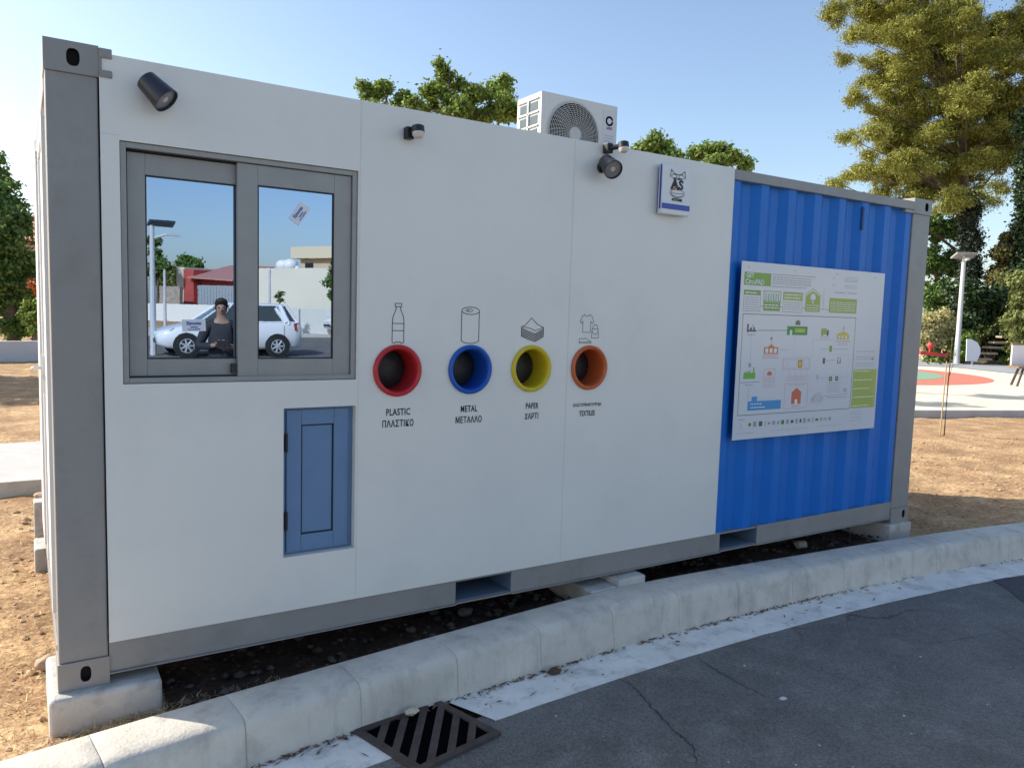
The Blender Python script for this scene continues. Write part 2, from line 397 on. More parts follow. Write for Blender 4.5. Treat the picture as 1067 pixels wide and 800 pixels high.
def blades(name, n, region, m_, label, cat, L=(.015, .05), wd=.0018, up=.35):
    V = np.zeros((n, 4, 3)); 
    for i in range(n):
        x, y = region(); z = soilz(x, y)+.006 if True else 0
        a = rnd.uniform(0, 6.283); l = rnd.uniform(*L); el = rnd.random()**2*up*2
        d = Vector((math.cos(a)*math.cos(el), math.sin(a)*math.cos(el), math.sin(el)))*l; s = Vector((-math.sin(a), math.cos(a), rnd.uniform(-.6, .6)))*wd
        p = Vector((x, y, z+.004)); V[i] = [p-s, p+s, p+d+s*.3, p+d-s*.3]
    return raw_quads(name, V, m_, label, cat)
def raw_quads(name, V, m_, label=None, cat=None, parent=None, kind='stuff'):
    n = len(V); me = bpy.data.meshes.new(name); me.vertices.add(n*4); me.vertices.foreach_set('co', V.reshape(-1).astype(np.float32))
    me.loops.add(n*4); me.loops.foreach_set('vertex_index', np.arange(n*4, dtype=np.int32)); me.polygons.add(n)
    me.polygons.foreach_set('loop_start', np.arange(0, n*4, 4, dtype=np.int32)); me.update(calc_edges=True); me.materials.append(m_)
    o = bpy.data.objects.new(name, me); col.objects.link(o)
    if label: tag(o, label, cat, kind=kind)
    if parent: o.parent = parent; o.matrix_parent_inverse = Matrix.Translation(-world_loc(parent))
    return o
def reg():
    k = rnd.random()
    if k < .45: x = rnd.uniform(-1.5, .05); return x, kback(x)+.02+rnd.random()**1.6*4.4
    if k < .55: x = rnd.uniform(-.1, .9); return x, kback(x)+rnd.uniform(.0, .22)
    x = rnd.uniform(6.1, 14.); return x, kback(x)+.02+rnd.random()*4.5
blades('dry_grass', 22000, reg, mat('straw', (.52, .38, .20), .8, island=.4), 'short dry straw and pine needles littering the tan soil', 'dry grass')

# raised pavements
def slab(name, poly, z0, z1, m_, kerbw=0):
    mb = MB(); n = len(poly)
    mb.add([(x, y, z0) for x, y in poly]+[(x, y, z1) for x, y in poly], [tuple(range(n, 2*n))]+[(i, (i+1) % n, n+(i+1) % n, n+i) for i in range(n)])
    return struct(mb.build(name, m_, bevel=.01))
m_pave = mat('pale_paving', (.74, .65, .48), .85, var=.06, vs=1.2, dirt=(.42, .36, .28), ds=.9, dirt_amt=.5)
m_pave2 = mat('grey_paving', (.44, .43, .42), .85, var=.08, vs=3, bump=.2)
slab('path', [(-14, 4.62), (3.2, 4.62), (3.2, 6.9), (-14, 6.15)], -.3, -.02, mat('paving_slabs', (.50, .48, .45), .85, var=.1, vs=6, dirt=(.35, .3, .25), ds=3))
slab('path_kerb', [(-14, 4.50), (3.2, 4.50), (3.2, 4.616), (-14, 4.616)], -.3, -.012, m_conc)
d = Vector((.944, -.33)); nn = Vector((.33, .944)); A = Vector((14.17, 4.64))
P = lambda s, t: tuple(A + d*s + nn*t)
slab('playground_paving', [P(-5.5, .13), P(26, .13), P(26, 34), P(-5.5, 34)], -.3, 0., m_pave)
slab('playground_kerb', [P(-5.5, 0), P(26, 0), P(26, .126), P(-5.5, .126)], -.3, .004, m_pave2)
def disc(name, c, r, z, m_, r0=0):
    mb = MB(); n = 72
    o = [(c[0]+r*math.cos(2*math.pi*i/n), c[1]+r*.94*math.sin(2*math.pi*i/n), z) for i in range(n)]
    mb.add(o, [tuple(range(n))]); return struct(mb.build(name, m_))
disc('rubber_paving_red', (22.3, 13.0), 5.5, .004, mat('red_rubber', (.52, .17, .11), .9, var=.05, vs=30))
disc('rubber_paving_green', (22.5, 13.4), 4.35, .008, mat('green_rubber', (.20, .34, .22), .9, var=.05, vs=30))
disc('rubber_paving_peach', (23.6, 15.0), 3.4, .012, mat('peach_rubber', (.55, .30, .2), .9, var=.05, vs=30))
sp = [at(940, 386, 36), at(1200, 391, 30), at(1200, 380, 38), at(940, 375, 46)]
bk = MB(); bk.add([tuple(gpix(a_, b_, .016)) for a_, b_ in ((935, 380), (995, 382.5), (1057, 389), (1120, 396), (1200, 390), (1060, 379), (935, 373))], [tuple(range(7))]); struct(bk.build('playground_shade_path', mat('path_painted_shade', (.30, .31, .32), .85, var=.08, vs=2)))  # grey path sheet; the tree shade over the paving is put into its colour

# ------------------------------------------------------------------ container
H = 2.571; LN = 6.058; WD = 2.438
C = thing('shipping_container', 'grey and white container with blue corrugated right end, set on concrete blocks', 'container', (0, 0, 0))
def oblong(cx, cz, hw, hh, n=28):
    return [(cx+hw*math.copysign(abs(math.cos(a))**.75, math.cos(a)), cz+hh*math.copysign(abs(math.sin(a))**.75, math.sin(a))) for a in [2*math.pi*i/n for i in range(n)]]
def post(x0, x1, y0, y1, front, holecx):
    pb = MB()
    pb.box(x0+.003, x1-.004, y0+.004, y1-.004, .117, 2.475)
    P_ = pb.build('corner_post', m_grey, C, bevel=.006)
    for z0, z1, hz in ((0, .118, .062), (2.473, 2.591, 2.532)):
        cb = MB()
        if front:
            cb.holeplate(x0-.002, x1, z0, z1, y0-.004, oblong(holecx, hz, .023 if z0 > 1 else .02, .033), .03, 0, 1, True)
            cb.add([(x0-.002, y0-.004, z0), (x1, y0-.004, z0), (x1, y0-.004, z1), (x0-.002, y0-.004, z1), (x0-.002, y1, z0), (x1, y1, z0), (x1, y1, z1), (x0-.002, y1, z1)],
                   [(1, 5, 6, 2), (5, 4, 7, 6), (4, 0, 3, 7), (3, 2, 6, 7), (0, 4, 5, 1)])
            cb.build('corner_casting', [m_grey, m_dark], P_, bevel=.004, fixn=False)
        else:
            cb.box(x0-.002, x1, y0, y1+.002, z0, z1); cb.build('corner_casting', m_grey, P_, bevel=.004)
    return P_
pL = post(0, .186, 0, .162, True, .098)
pR = post(5.815, 6.058, 0, .162, True, 5.985)
post(0, .186, WD-.162, WD, False, 0); post(5.88, 6.058, WD-.162, WD, False, 0)
# lashing bracket beside upper left casting
b = MB(); b.box(.186, .232, -.012, .02, 2.475, 2.502); b.box(.186, .232, -.012, .02, 2.548, 2.585); b.box(.186, .196, -.010, .02, 2.502, 2.548)
b.build('lashing_bracket', m_grey, C, bevel=.003)

# white cladding: grid of cells with openings
Xs = [.186, .254, .912, 1.259, 1.3, 1.64, 2.05, 2.44, 2.84, 3.787]
Zs = [.176, .434, 1.136, 1.15, 1.262, 1.46, 2.243, H-.004]
chutes = [(1.472, 'red', (.50, .025, .03)), (1.883, 'blue', (.012, .09, .42)), (2.267, 'yellow', (.62, .47, .02)), (2.667, 'orange', (.55, .12, .035))]
# vertical bands so that each piece is a simple rectangle
YF = -.004; pan = MB()
def rect(x0, x1, z0, z1): pan.quadxz(x0, x1, z0, z1, YF)
rect(.186, .254, .176, 2.243); rect(.186, .254, 2.243, H-.004)
rect(.254, .912, .176, 1.262); rect(.254, 1.259, 2.243, H-.004)
rect(.912, 1.259, .176, .434); rect(.912, 1.259, 1.136, 1.262)
rect(1.259, 1.302, .176, H-.004)
xb = [1.302, 1.642, 2.07, 2.467, 2.867]
for k, (cx_, nm, c_) in enumerate(chutes):
    x0, x1 = xb[k], xb[k+1]
    rect(x0, x1, .176, 1.15); rect(x0, x1, 1.45, H-.004)
    pan.holeplate(x0, x1, 1.15, 1.45, YF, [(cx_+.112*math.cos(2*math.pi*i/48), 1.302+.112*math.sin(2*math.pi*i/48)) for i in range(48)], .03)
rect(2.867, 3.787, .176, H-.004)
def reveal(x0, x1, z0, z1, dp, mi=0):
    pan.add([(x0, YF, z0), (x1, YF, z0), (x1, YF, z1), (x0, YF, z1), (x0, dp, z0), (x1, dp, z0), (x1, dp, z1), (x0, dp, z1)],
            [(0, 1, 5, 4), (1, 2, 6, 5), (2, 3, 7, 6), (3, 0, 4, 7)], mi)
reveal(.254, 1.259, 1.262, 2.243, .055); reveal(.912, 1.259, .434, 1.136, .06)
# outer edges
pan.add([(.186, YF, .176), (3.787, YF, .176), (3.787, .05, .176), (.186, .05, .176)], [(0, 1, 2, 3)])
pan.add([(.186, YF, H-.004), (3.787, YF, H-.004), (3.787, .08, H-.004), (.186, .08, H-.004)], [(0, 1, 2, 3)])
pan.add([(3.787, YF, .176), (3.787, .05, .176), (3.787, .05, H-.004), (3.787, YF, H-.004)], [(0, 1, 2, 3)])
W_ = pan.build('white_wall', m_white, C, fixn=False)
# seams and caulk lines
m_seam = mat('seam_grey', (.64, .635, .60), .6)
for x, z0, z1 in ((1.268, .20, H-.01), (2.512, .19, H-.01)):
    N_ = 30; sm = MB()
    for k in range(N_):
        a = z0+(z1-z0)*k/N_; b_ = z0+(z1-z0)*(k+1)/N_; j0 = noise.noise(Vector((x, a*3, 0)))*.0012
        sm.box(x-.0016+j0, x+.0016+j0, YF-.0012, YF, a, b_)
    sm.build('seam', m_seam, C)
sm = MB(); sm.box(.19, .252, YF-.001, YF, 2.259, 2.262); sm.build('seam', m_seam, C)

# bottom rail with fork pockets
rb = MB()
for x0, x1 in ((.186, 1.835), (2.185, 3.845), (4.215, 5.815)):
    rb = MB(); rb.box(x0, x1, .006, .012, .046, .176); rb.box(x0, x1, -.008, .012, .040, .0455); rb.build('bottom_rail', [m_grey], C, bevel=.0015)
m_pock = mat('pocket_blue_grey', (.14, .19, .26), .5)
for x0, x1 in ((1.835, 2.185), (3.845, 4.215)):
    rb = MB(); rb.box(x0, x1, -.004, .02, .044, .052)
    rb.box(x0, x1, .021, 2.3, .048, .055, 1); rb.box(x0-.006, x0, .0125, 2.3, .045, .172, 1); rb.box(x1, x1+.006, .0125, 2.3, .045, .172, 1)
    rb.box(x0, x1, 1.2, 1.21, .055, .17, 2); rb.build('fork_pocket', [m_grey, m_pock, m_dark], C)
rb = MB()
rb.box(.186, 5.87, .0135, .09, .160, .171, 0)
rb.build('side_sill', m_grey, C)
tr_ = MB(); tr_.box(3.789, 5.815, -.006, .06, 2.497, 2.562); tr_.box(5.70, 5.815, -.003, .10, 2.47, 2.496)
tr_.build('top_rail', m_grey, C, bevel=.004)
# corrugated blue side
bl = MB(); prof_ = []; x = 3.789; ph = 0
pitch = [(.072, 0), (.068, 1), (.070, 1), (.068, 0)]   # run length, depth level at its end
y_out, y_in = .012, .048; prof_.append((x, y_out))
k = 0
while x < 5.80:
    ln, lv = pitch[k % 4]
    x = min(5.815, x+ln); prof_.append((x, (y_out, y_in, y_in, y_out)[k % 4])); k += 1
rs = [[(x, y, z) for z in (.172, .6, 1.2, 1.8, 2.50)] for x, y in prof_]
bl.rings(rs, 0, False, False, False)
B_ = bl.build('blue_corrugated_wall', m_blue, C, fixn=False, bevel=.006)
lb = MB(); lb.box(5.165, 5.19, .004, .0115, 2.29, 2.46)
lb.build('roof_vent', mat('vent_dark_blue', (.004, .04, .16), .6), C, bevel=.004)
# left end: personnel door between the posts
e = MB(); e.box(.03, .06, .163, 2.275, .05, 2.50); e.box(0.0, .09, .163, 2.275, 2.43, 2.56); e.box(0., .09, .163, 2.275, .03, .14)
e.build('end_wall', m_grey, C, bevel=.003)
e = MB(); e.box(-.004, .028, .50, .56, .16, 2.40); e.box(-.004, .028, 1.36, 1.42, .16, 2.40); e.box(-.004, .028, .56, 1.36, 2.34, 2.40)
dr = e.build('door_frame', m_whitew, C, bevel=.003)
e = MB(); e.box(.006, .029, .565, 1.355, .16, 2.335); D_ = e.build('end_door', m_whitew, C, bevel=.003)
e = MB(); e.box(-.012, .005, 1.30, 1.335, 1.10, 1.30, 0); e.tube([(.0, 1.318, 1.235), (-.045, 1.318, 1.235), (-.052, 1.31, 1.235), (-.052, 1.20, 1.235)], .009, 8, 0)
e.build('handle', mat('handle_metal', (.6, .6, .6), .3, metal=.9), D_)
e = MB(); e.box(-.012, .03, 1.62, 2.2, .18, 2.42); e.build('shutter', m_whitew, C, bevel=.004)
e = MB(); e.box(.19, 5.87, WD-.05, WD-.01, .05, 2.56); e.build('rear_wall', m_grey, C)
e = MB(); e.box(6.0, 6.05, .163, 2.275, .05, 2.56); e.build('right_end_wall', m_grey, C)
e = MB(); e.box(.02, 6.03, .0815, WD-.06, 2.545, 2.562); e.box(.10, 5.95, .13, WD-.1, .19, .22); e.build('roof', m_grey, C)
for x in (.9, 2.8, 3.3, 5.0): e = MB(); e.box(x, x+.05, .10, 2.3, .05, .17); e.build('cross_member', m_grey, C)

# window
win = MB(); wy = .022
def frame(mb, x0, x1, z0, z1, t, y0, y1, mi=0, tt=None, tb=None):
    tt = tt or t; tb = tb or t
    mb.box(x0, x0+t, y0, y1, z0, z1, mi); mb.box(x1-t, x1, y0, y1, z0, z1, mi)
    mb.box(x0+t, x1-t, y0, y1, z0, z0+tb, mi); mb.box(x0+t, x1-t, y0, y1, z1-tt, z1, mi)
frame(win, .256, 1.257, 1.264, 2.241, .022, .006, .085)
frame(win, .2785, 1.2345, 1.2865, 2.2185, .004, .03, .086, 1)
win.box(.279, 1.234, .0575, .061, 1.2866, 1.2935, 0)
WN = win.build('window', [m_alu, m_gasket], C, bevel=.002)
def sash(x0, x1, z0, z1, px0, px1, pz0, pz1, y0, y1):
    s = MB(); s.box(x0, px0, y0, y1, z0, z1); s.box(px1, x1, y0, y1, z0, z1); s.box(px0, px1, y0, y1, z0, pz0); s.box(px0, px1, y0, y1, pz1, z1)
    s.build('sash', m_alu, WN, bevel=.002)
    g = MB(); frame(g, px0+.0005, px1-.0005, pz0+.0005, pz1-.0005, .005, y0+.003, y1-.003); g.build('gasket', m_gasket, WN)
    g = MB(); ym = y0+.010; g.box(px0+.005, px1-.005, ym, ym+.006, pz0+.005, pz1-.005); return g.build('pane', glass_mat('solar_glass'), WN)
sash(.284, .735, 1.290, 2.212, .352, .722, 1.362, 2.125, .050, .076)
sash(.714, 1.234, 1.283, 2.217, .802, 1.151, 1.362, 2.130, .020, .046)
for bb in ((.80, .86, .018, .03, 1.277, 1.283), (.32, .36, .018, .03, 1.277, 1.283), (.69, .712, .022, .05, 1.30, 1.34)): g = MB(); g.box(*bb); g.build('drain_cap', m_black, WN)
g = MB(); g.box(.29, 1.23, .084, .2, 1.3, 2.2); g.build('window_back', m_dark, WN)
# stickers
m_stick = mat('sticker_white', (.72, .74, .78), .5); m_sink = mat('sticker_blue', (.03, .08, .40), .5)
def sticker(cx, cz, wd, ht, rot, y, txt, sub):
    s = MB(); c, sn = math.cos(rot), math.sin(rot)
    q = [(-wd/2, -ht/2), (wd/2, -ht/2), (wd/2, ht/2), (-wd/2, ht/2)]
    s.add([(cx+a*c-b_*sn, y, cz+a*sn+b_*c) for a, b_ in q], [(0, 1, 2, 3)], 0)
    for t, sz, dz in ((txt, ht*.42, ht*.17), (sub, ht*.2, -ht*.14), ('PVC & ALUMINIUM', ht*.14, -ht*.34)):
        v, f = text_mesh(t, sz, cx - dz*sn, y-.0006, cz + dz*c, sx=.8, bold=sz*.03, rot=-rot); s.add(v, f, 1)
    s.build('sticker', [m_stick, m_sink], WN, fixn=False)
sticker(.540, 1.507, .096, .052, R(3), .0585, 'Rimonas', 'windows')
sticker(.991, 2.024, .098, .054, R(56), .0285, 'Rimonas', 'windows')

# hatch door
hd = MB(); frame(hd, .914, 1.257, .436, 1.134, .020, .040, .075)
HD = hd.build('hatch_frame', m_hatch, C, bevel=.002)
hd = MB(); hd.box(.936, 1.005, .030, .058, .446, 1.122); hd.box(1.163, 1.236, .030, .058, .446, 1.122); hd.box(1.005, 1.163, .030, .058, .446, .524); hd.box(1.005, 1.163, .030, .058, 1.050, 1.122)
DD = hd.build('hatch_door', m_hatch, C, bevel=.003)
g = MB(); frame(g, 1.0055, 1.1625, .5245, 1.0495, .005, .036, .05); g.build('gasket', m_gasket, DD)
g = MB(); g.box(1.011, 1.157, .040, .055, .530, 1.044); g.build('inset_panel', m_hatch, DD, bevel=.002)
for z in (.60, .97):
    g = MB(); g.box(.924, .940, .022, .032, z-.04, z+.04); g.cyl((.932, .022, z-.045), (.932, .022, z+.045), .006); g.build('hinge', m_black, DD, bevel=.001)
g = MB(); g.box(.914, 1.257, .08, .09, .436, 1.134); g.build('hatch_back', m_dark, DD)

# waste chutes
for cx_, nm, c_ in chutes:
    mm_ = mat('chute_'+nm, c_, .35, var=.03, vs=10, spec=.5)
    g = MB(); g.lathe((cx_, 0, 1.302), (0, -1, 0), [(.112, -.02), (.1285, .0045), (.1285, .014), (.124, .021), (.117, .024), (.110, .021), (.104, .012), (.101, -.02), (.098, -.14)], 64, 0, False, False)
    rg = g.build('chute_ring', mm_, C, smooth=True, angle=45); rg['label'] = nm+' ring around the round waste opening'
    g = MB(); g.lathe((cx_, 0, 1.302), (0, -1, 0), [(.0975, -.13), (.0975, -.126), (.09, -.118), (.02, -.108)], 48, 0); g.build('chute_flap', mat('flap_black', (.022, .022, .022), .55, var=.4, vs=14, bump=.5, bs=18), rg, smooth=True, angle=50)

# ------ icons and lettering
YI = YF-.0012
def arc(cx, cz, rx, rz, a0, a1, n=16): return [(cx+rx*math.cos(R(a0+(a1-a0)*i/n)), cz+rz*math.sin(R(a0+(a1-a0)*i/n))) for i in range(n+1)]
g = MB(); lw = .0034
# bottle
cx_, t, b_ = 1.472, 1.632, 1.437
ribbon(g, [(cx_-.017, t), (cx_+.017, t), (cx_+.017, t-.016), (cx_-.017, t-.016)], YI, lw, closed=True)
ribbon(g, [(cx_-.012, t-.018), (cx_-.012, t-.03), (cx_-.028, t-.065), (cx_-.031, t-.095), (cx_-.031, b_+.006)], YI, lw); ribbon(g, [(cx_+.012, t-.018), (cx_+.012, t-.03), (cx_+.028, t-.065), (cx_+.031, t-.095), (cx_+.031, b_+.006)], YI, lw)
for z in (t-.098, t-.133): ribbon(g, [(cx_-.031, z), (cx_+.031, z)], YI, lw)
ribbon(g, [(cx_-.031, b_+.006), (cx_-.024, b_), (cx_-.016, b_), (cx_-.010, b_+.008), (cx_, b_+.003), (cx_+.010, b_+.008), (cx_+.016, b_), (cx_+.024, b_), (cx_+.031, b_+.006)], YI, lw)
g.build('bottle_icon', m_ink, C, fixn=False)
g = MB(); cx_ = 1.878
ribbon(g, arc(cx_, 1.607, .052, .019, 0, 360, 32), YI, lw); ribbon(g, [(cx_-.052, 1.607), (cx_-.052, 1.455)], YI, lw); ribbon(g, [(cx_+.052, 1.607), (cx_+.052, 1.455)], YI, lw)
ribbon(g, arc(cx_, 1.457, .052, .019, 180, 360, 20), YI, lw); ribbon(g, arc(cx_-.008, 1.609, .020, .0075, 0, 360, 18), YI, .0024); ribbon(g, arc(cx_-.014, 1.609, .006, .003, 0, 360, 10), YI, .002)
g.build('can_icon', m_ink, C, fixn=False)
g = MB(); cx_ = 2.268
top = [(cx_-.072, 1.530), (cx_-.05, 1.537), (cx_-.008, 1.578), (cx_+.03, 1.545), (cx_+.072, 1.528), (cx_+.045, 1.520), (cx_+.018, 1.509), (cx_-.02, 1.523)]
ribbon(g, top, YI, lw, closed=True)
for k in range(6):
    z = 1.528-.0085*k; ribbon(g, [(cx_-.072, z-.006), (cx_-.03, z-.022), (cx_+.018, z-.036)], YI, .0045); ribbon(g, [(cx_+.018, z-.036), (cx_+.045, z-.022), (cx_+.072, z-.008)], YI, .0045)
ribbon(g, [(cx_-.072, 1.53), (cx_-.072, 1.478)], YI, lw); ribbon(g, [(cx_+.072, 1.528), (cx_+.072, 1.476)], YI, lw)
g.build('paper_icon', m_ink, C, fixn=False)
g = MB(); cx_ = 2.640; l2 = .0026
ribbon(g, [(cx_-.018, 1.606), (cx_-.03, 1.600), (cx_-.048, 1.565), (cx_-.036, 1.556), (cx_-.028, 1.568), (cx_-.028, 1.505), (cx_+.028, 1.505), (cx_+.028, 1.568), (cx_+.038, 1.556), (cx_+.05, 1.565), (cx_+.034, 1.600), (cx_+.018, 1.606)], YI, l2)
ribbon(g, arc(cx_, 1.608, .018, .012, 180, 360), YI, l2)
ribbon(g, [(cx_-.05, 1.468), (cx_-.05, 1.443), (cx_+.036, 1.443), (cx_+.036, 1.452), (cx_+.01, 1.462), (cx_-.008, 1.473), (cx_-.022, 1.465), (cx_-.036, 1.470)], YI, l2, closed=True); ribbon(g, [(cx_-.05, 1.449), (cx_+.036, 1.449)], YI, l2)
ribbon(g, [(cx_+.04, 1.525), (cx_+.036, 1.473), (cx_+.088, 1.473), (cx_+.084, 1.525)], YI, l2, closed=True); ribbon(g, arc(cx_+.062, 1.525, .018, .026, 0, 180), YI, l2); ribbon(g, arc(cx_+.062, 1.512, .018, .018, 180, 360), YI, l2)
g.build('clothes_icon', m_ink, C, fixn=False)
for cx_, lines in ((1.480, (('PLASTIC', .047, .70), ('ΠΛΑΣΤΙΚΟ', .046, .68))), (1.882, (('METAL', .047, .66), ('ΜΕΤΑΛΛΟ', .046, .66))), (2.280, (('PAPER', .045, .62), ('ΧΑΡΤΙ', .045, .66))), (2.667, (('ΚΛΩΣΤΟΫΦΑΝΤΟΥΡΓΙΚΑ', .024, .66), ('TEXTILES', .042, .60)))):
    for (s_, sz, sx), z in zip(lines, (1.094, 1.036)):
        g = MB(); v, f = text_mesh(s_, sz, cx_, YI, z if sz > .03 else z-.008, sx=sx, bold=.0009 if sz > .03 else .0003, spacing=1.10); g.add(v, f)
        g.build('lettering', m_ink, C, fixn=False)

# ------------------------------------------------------------------ things on the front
def spot(loc, axis, label, group='black spotlights on the white wall'):
    t = thing('wall_spotlight', label, 'wall lamp', loc, group); a = Vector(axis).normalized(); o = Vector(loc)
    g = MB(); wallp = Vector((o.x, YF, o.z)); g.lathe(wallp, (0, -1, 0), [(.03, 0), (.03, .012), (.026, .016)], 24); g.build('wall_plate', m_black, t, smooth=True)
    c = o + Vector((0, -.075, 0)); g = MB(); g.cyl(wallp+Vector((0, -.01, 0)), c, .011, n=12); g.build('arm', m_black, t)
    g = MB(); back = c - a*.062
    g.lathe(back, a, [(.036, 0), (.042, .004), (.047, .05), (.054, .112), (.054, .118), (.0505, .118), (.049, .106)], 40, 0, True, False)
    hd_ = g.build('lamp_head', mat('spot_black', (.018, .02, .026), .35, coat=.2), t, smooth=True, angle=50)
    g = MB(); g.lathe(back, a, [(.049, .106), (.02, .1085)], 40, 0, False, True); g.build('lens', mat('lens_grey', (.22, .22, .23), .25), hd_, smooth=True)
    g = MB(); g.lathe(back, a, [(.014, .109), (.012, .112)], 20, 0, False, True); g.build('lamp_bulb', mat('bulb_pale', (.6, .5, .42), .3), hd_, smooth=True)
    return t
spot((.383, YF, 2.438), (.60, -.40, -.69), 'black cone spotlight tilted to the right above the left window')
spot((2.700, YF, 2.435), (-.16, -.80, -.50), 'black round spotlight beside the box sensor near the signal box')
def sensor(loc, label, reach=.07, hx=.0, tilt=0):
    t = thing('motion_sensor', label, 'motion sensor', loc, 'black motion sensors on the white wall'); x, _, z = loc
    g = MB(); g.box(x-.030, x+.012, YF-.045, YF, z-.028, z+.028); g.build('base', m_black, t, bevel=.006)
    g = MB(); g.tube([(x-.005, YF-.03, z), (x+hx*.5, YF-.03-reach*.4, z+.005), (x+hx, YF-.03-reach*.6, z+.004)], .014, 10); g.build('arm', m_black, t, smooth=True)
    g = MB(); c = Vector((x+hx, YF-.05-reach*.5, z)); g.lathe(c+Vector((0, 0, .030)), (0, -.15, -1), [(.022, 0), (.030, .005), (.031, .034)], 28); hh = g.build('head', m_black, t, smooth=True, angle=50)
    g = MB(); g.lathe(c+Vector((0, -.006, -.004)), (0, -.15, -1), [(.029, 0), (.028, .012), (.020, .024), (.006, .029)], 28); g.build('lens', mat('sensor_lens', (.62, .56, .50), .35), hh, smooth=True)
    return t
sensor((1.512, YF, 2.447), 'small black motion sensor above the red waste opening, right of the window', .05, .012)
sensor((2.735, YF, 2.542), 'black motion sensor with pale lens at the wall top under the fan unit', .10, .035)

# signal box
sb = thing('alarm_box', 'white alarm siren box with blue stripe and AS emblem on the wall', 'alarm box', (3.235, YF, 2.36))
g = MB(); x0, x1, z0, z1 = 3.122, 3.352, 2.217, 2.508
g.box(x0+.012, x1-.012, -.02, YF, z0+.012, z1-.012); g.build('back_plate', mat('alarm_blue', (.02, .06, .35), .4), sb, bevel=.003)
g = MB(); g.box(x0, x1, -.056, -.0205, z0, z1); g.build('cover', mat('alarm_white', (.72, .72, .72), .4), sb, bevel=.006)
yy = -.0572; g = MB(); g.box(x0+.001, x1-.002, yy-.0006, yy, z0+.030, z0+.062, 0); g.box(x0-.0012, x0-.0002, -.048, -.034, z0+.03, z1-.004, 0)
g.build('blue_stripe', mat('alarm_blue', (.02, .06, .35), .4), sb, fixn=False)
g = MB(); cx_ = 3.243
v, f = text_mesh('A', .075, cx_-.022, yy, 2.392, sx=1.15, bold=.004); g.add(v, f, 0); ribbon(g, [(cx_-.05, 2.362), (cx_-.02, 2.372), (cx_-.012, 2.385)], yy-.0008, .008, 1)
v, f = text_mesh('S', .075, cx_+.028, yy, 2.392, sx=1.1, bold=.003); g.add(v, f, 0)
for rr in (.062, .052): ribbon(g, arc(cx_, 2.352, rr, rr*.55, 190, 350), yy, .003, 0)
ribbon(g, arc(cx_, 2.352, .05, .01, 180, 360), yy, .003, 0); ribbon(g, arc(cx_, 2.352, .06, .012, 0, 180), yy, .0022, 0)
for s_ in (-1, 1):
    ribbon(g, [(cx_+s_*.062, 2.435), (cx_+s_*.055, 2.478), (cx_+s_*.03, 2.458), (cx_, 2.452)], yy, .0045, 0); ribbon(g, arc(cx_+s_*.03, 2.442, .022, .012, 0, 360, 12), yy, .003, 0)
v, f = text_mesh('SECURITY', .016, cx_, yy, 2.428, bold=.0006); g.add(v, f, 0)
v, f = text_mesh('SYSTEMS', .020, cx_, yy, 2.305, bold=.0012, spacing=1.1); g.add(v, f, 0)
g.build('emblem', [m_ink, mat('red_ink', (.5, .02, .02), .5)], sb, fixn=False)

# ------------------------------------------------------------------ information board
ib = thing('information_board', 'white printed recycling diagram board mounted on the blue corrugated wall', 'sign board', (4.66, 0, 1.395))
U0, UW, V0, VH = 3.870, 1.579, 1.985, 1.180; YB = -.0305
g = MB(); g.box(U0, U0+UW, YB, YB+.004, V0-VH, V0); g.build('board', mat('board_white', (.64, .65, .68), .16, var=.01), ib, bevel=.001)
for u in (.05, .35, .65, .95):
    for v_ in (.02, .98): g = MB(); g.box(U0+u*UW-.01, U0+u*UW+.01, YB+.0045, .011, V0-v_*VH-.01, V0-v_*VH+.01); g.build('spacer', m_alu, ib)
PC = dict(green=(.20, .36, .04), green2=(.33, .42, .06), dkgreen=(.02, .27, .04), grey=(.30, .31, .33), ltgrey=(.42, .43, .45), orange=(.62, .19, .05), red=(.60, .12, .06), yellow=(.62, .50, .06), blue=(.03, .26, .58), white=(.75, .76, .78), dark=(.08, .08, .09), midgreen=(.12, .42, .05), pink=(.6, .3, .3), lime=(.40, .47, .10), line=(.10, .16, .10))
pk = list(PC); pmats = [mat('print_'+k, PC[k], .3) for k in pk]; pr = MB(); L_ = [0]
def U(u): return U0+u*UW
def Vv(v): return V0-v*VH
def Rc(u0, u1, v0, v1, c, lay=1): pr.quadxz(U(u0), U(u1), Vv(v1), Vv(v0), YB-.0004*lay, pk.index(c))
def Ln(pts, c, wd=.003, lay=1, closed=False): ribbon(pr, [(U(a), Vv(b)) for a, b in pts], YB-.0004*lay, wd, pk.index(c), closed)
def Box(u0, u1, v0, v1, c, wd=.003): Ln([(u0, v0), (u1, v0), (u1, v1), (u0, v1)], c, wd, 1, True)
def Pl(pts, c, lay=1): pr.add([(U(a), YB-.0004*lay, Vv(b)) for a, b in pts], [tuple(range(len(pts)))], pk.index(c))
def words(u0, u1, v, c, h=.004, lay=1):     # a line of tiny unreadable print
    u = u0
    while u < u1-.004:
        wl = rnd.uniform(.006, .022); Rc(u, min(u1, u+wl), v-h/2, v+h/2, c, lay); u += wl+.004
Rc(.018, .184, .058, .130, 'green'); Ln([(.19, .061), (.48, .058)], 'line', .003); Ln([(.19, .129), (.42, .127)], 'line', .003)
for v_ in (.075, .088, .100, .112): words(.195, .45, v_, 'grey', .005)
Rc(.022, .122, .158, .184, 'green'); words(.03, .10, .171, 'white', .007, 2); Box(.022, .124, .158, .273, 'line', .0025)
for v_ in (.197, .21, .223, .236, .25, .262): words(.03, .118, v_, 'grey', .004)
Rc(.145, .252, .213, .268, 'green'); Box(.145, .252, .157, .213, 'green', .005)
for k in range(6): Rc(.153+k*.016, .163+k*.016, .163, .222, 'white', 2); Rc(.1555+k*.016, .1605+k*.016, .168, .222, 'green', 3)
for v_ in (.235, .25): words(.152, .245, v_, 'white', .006, 2)
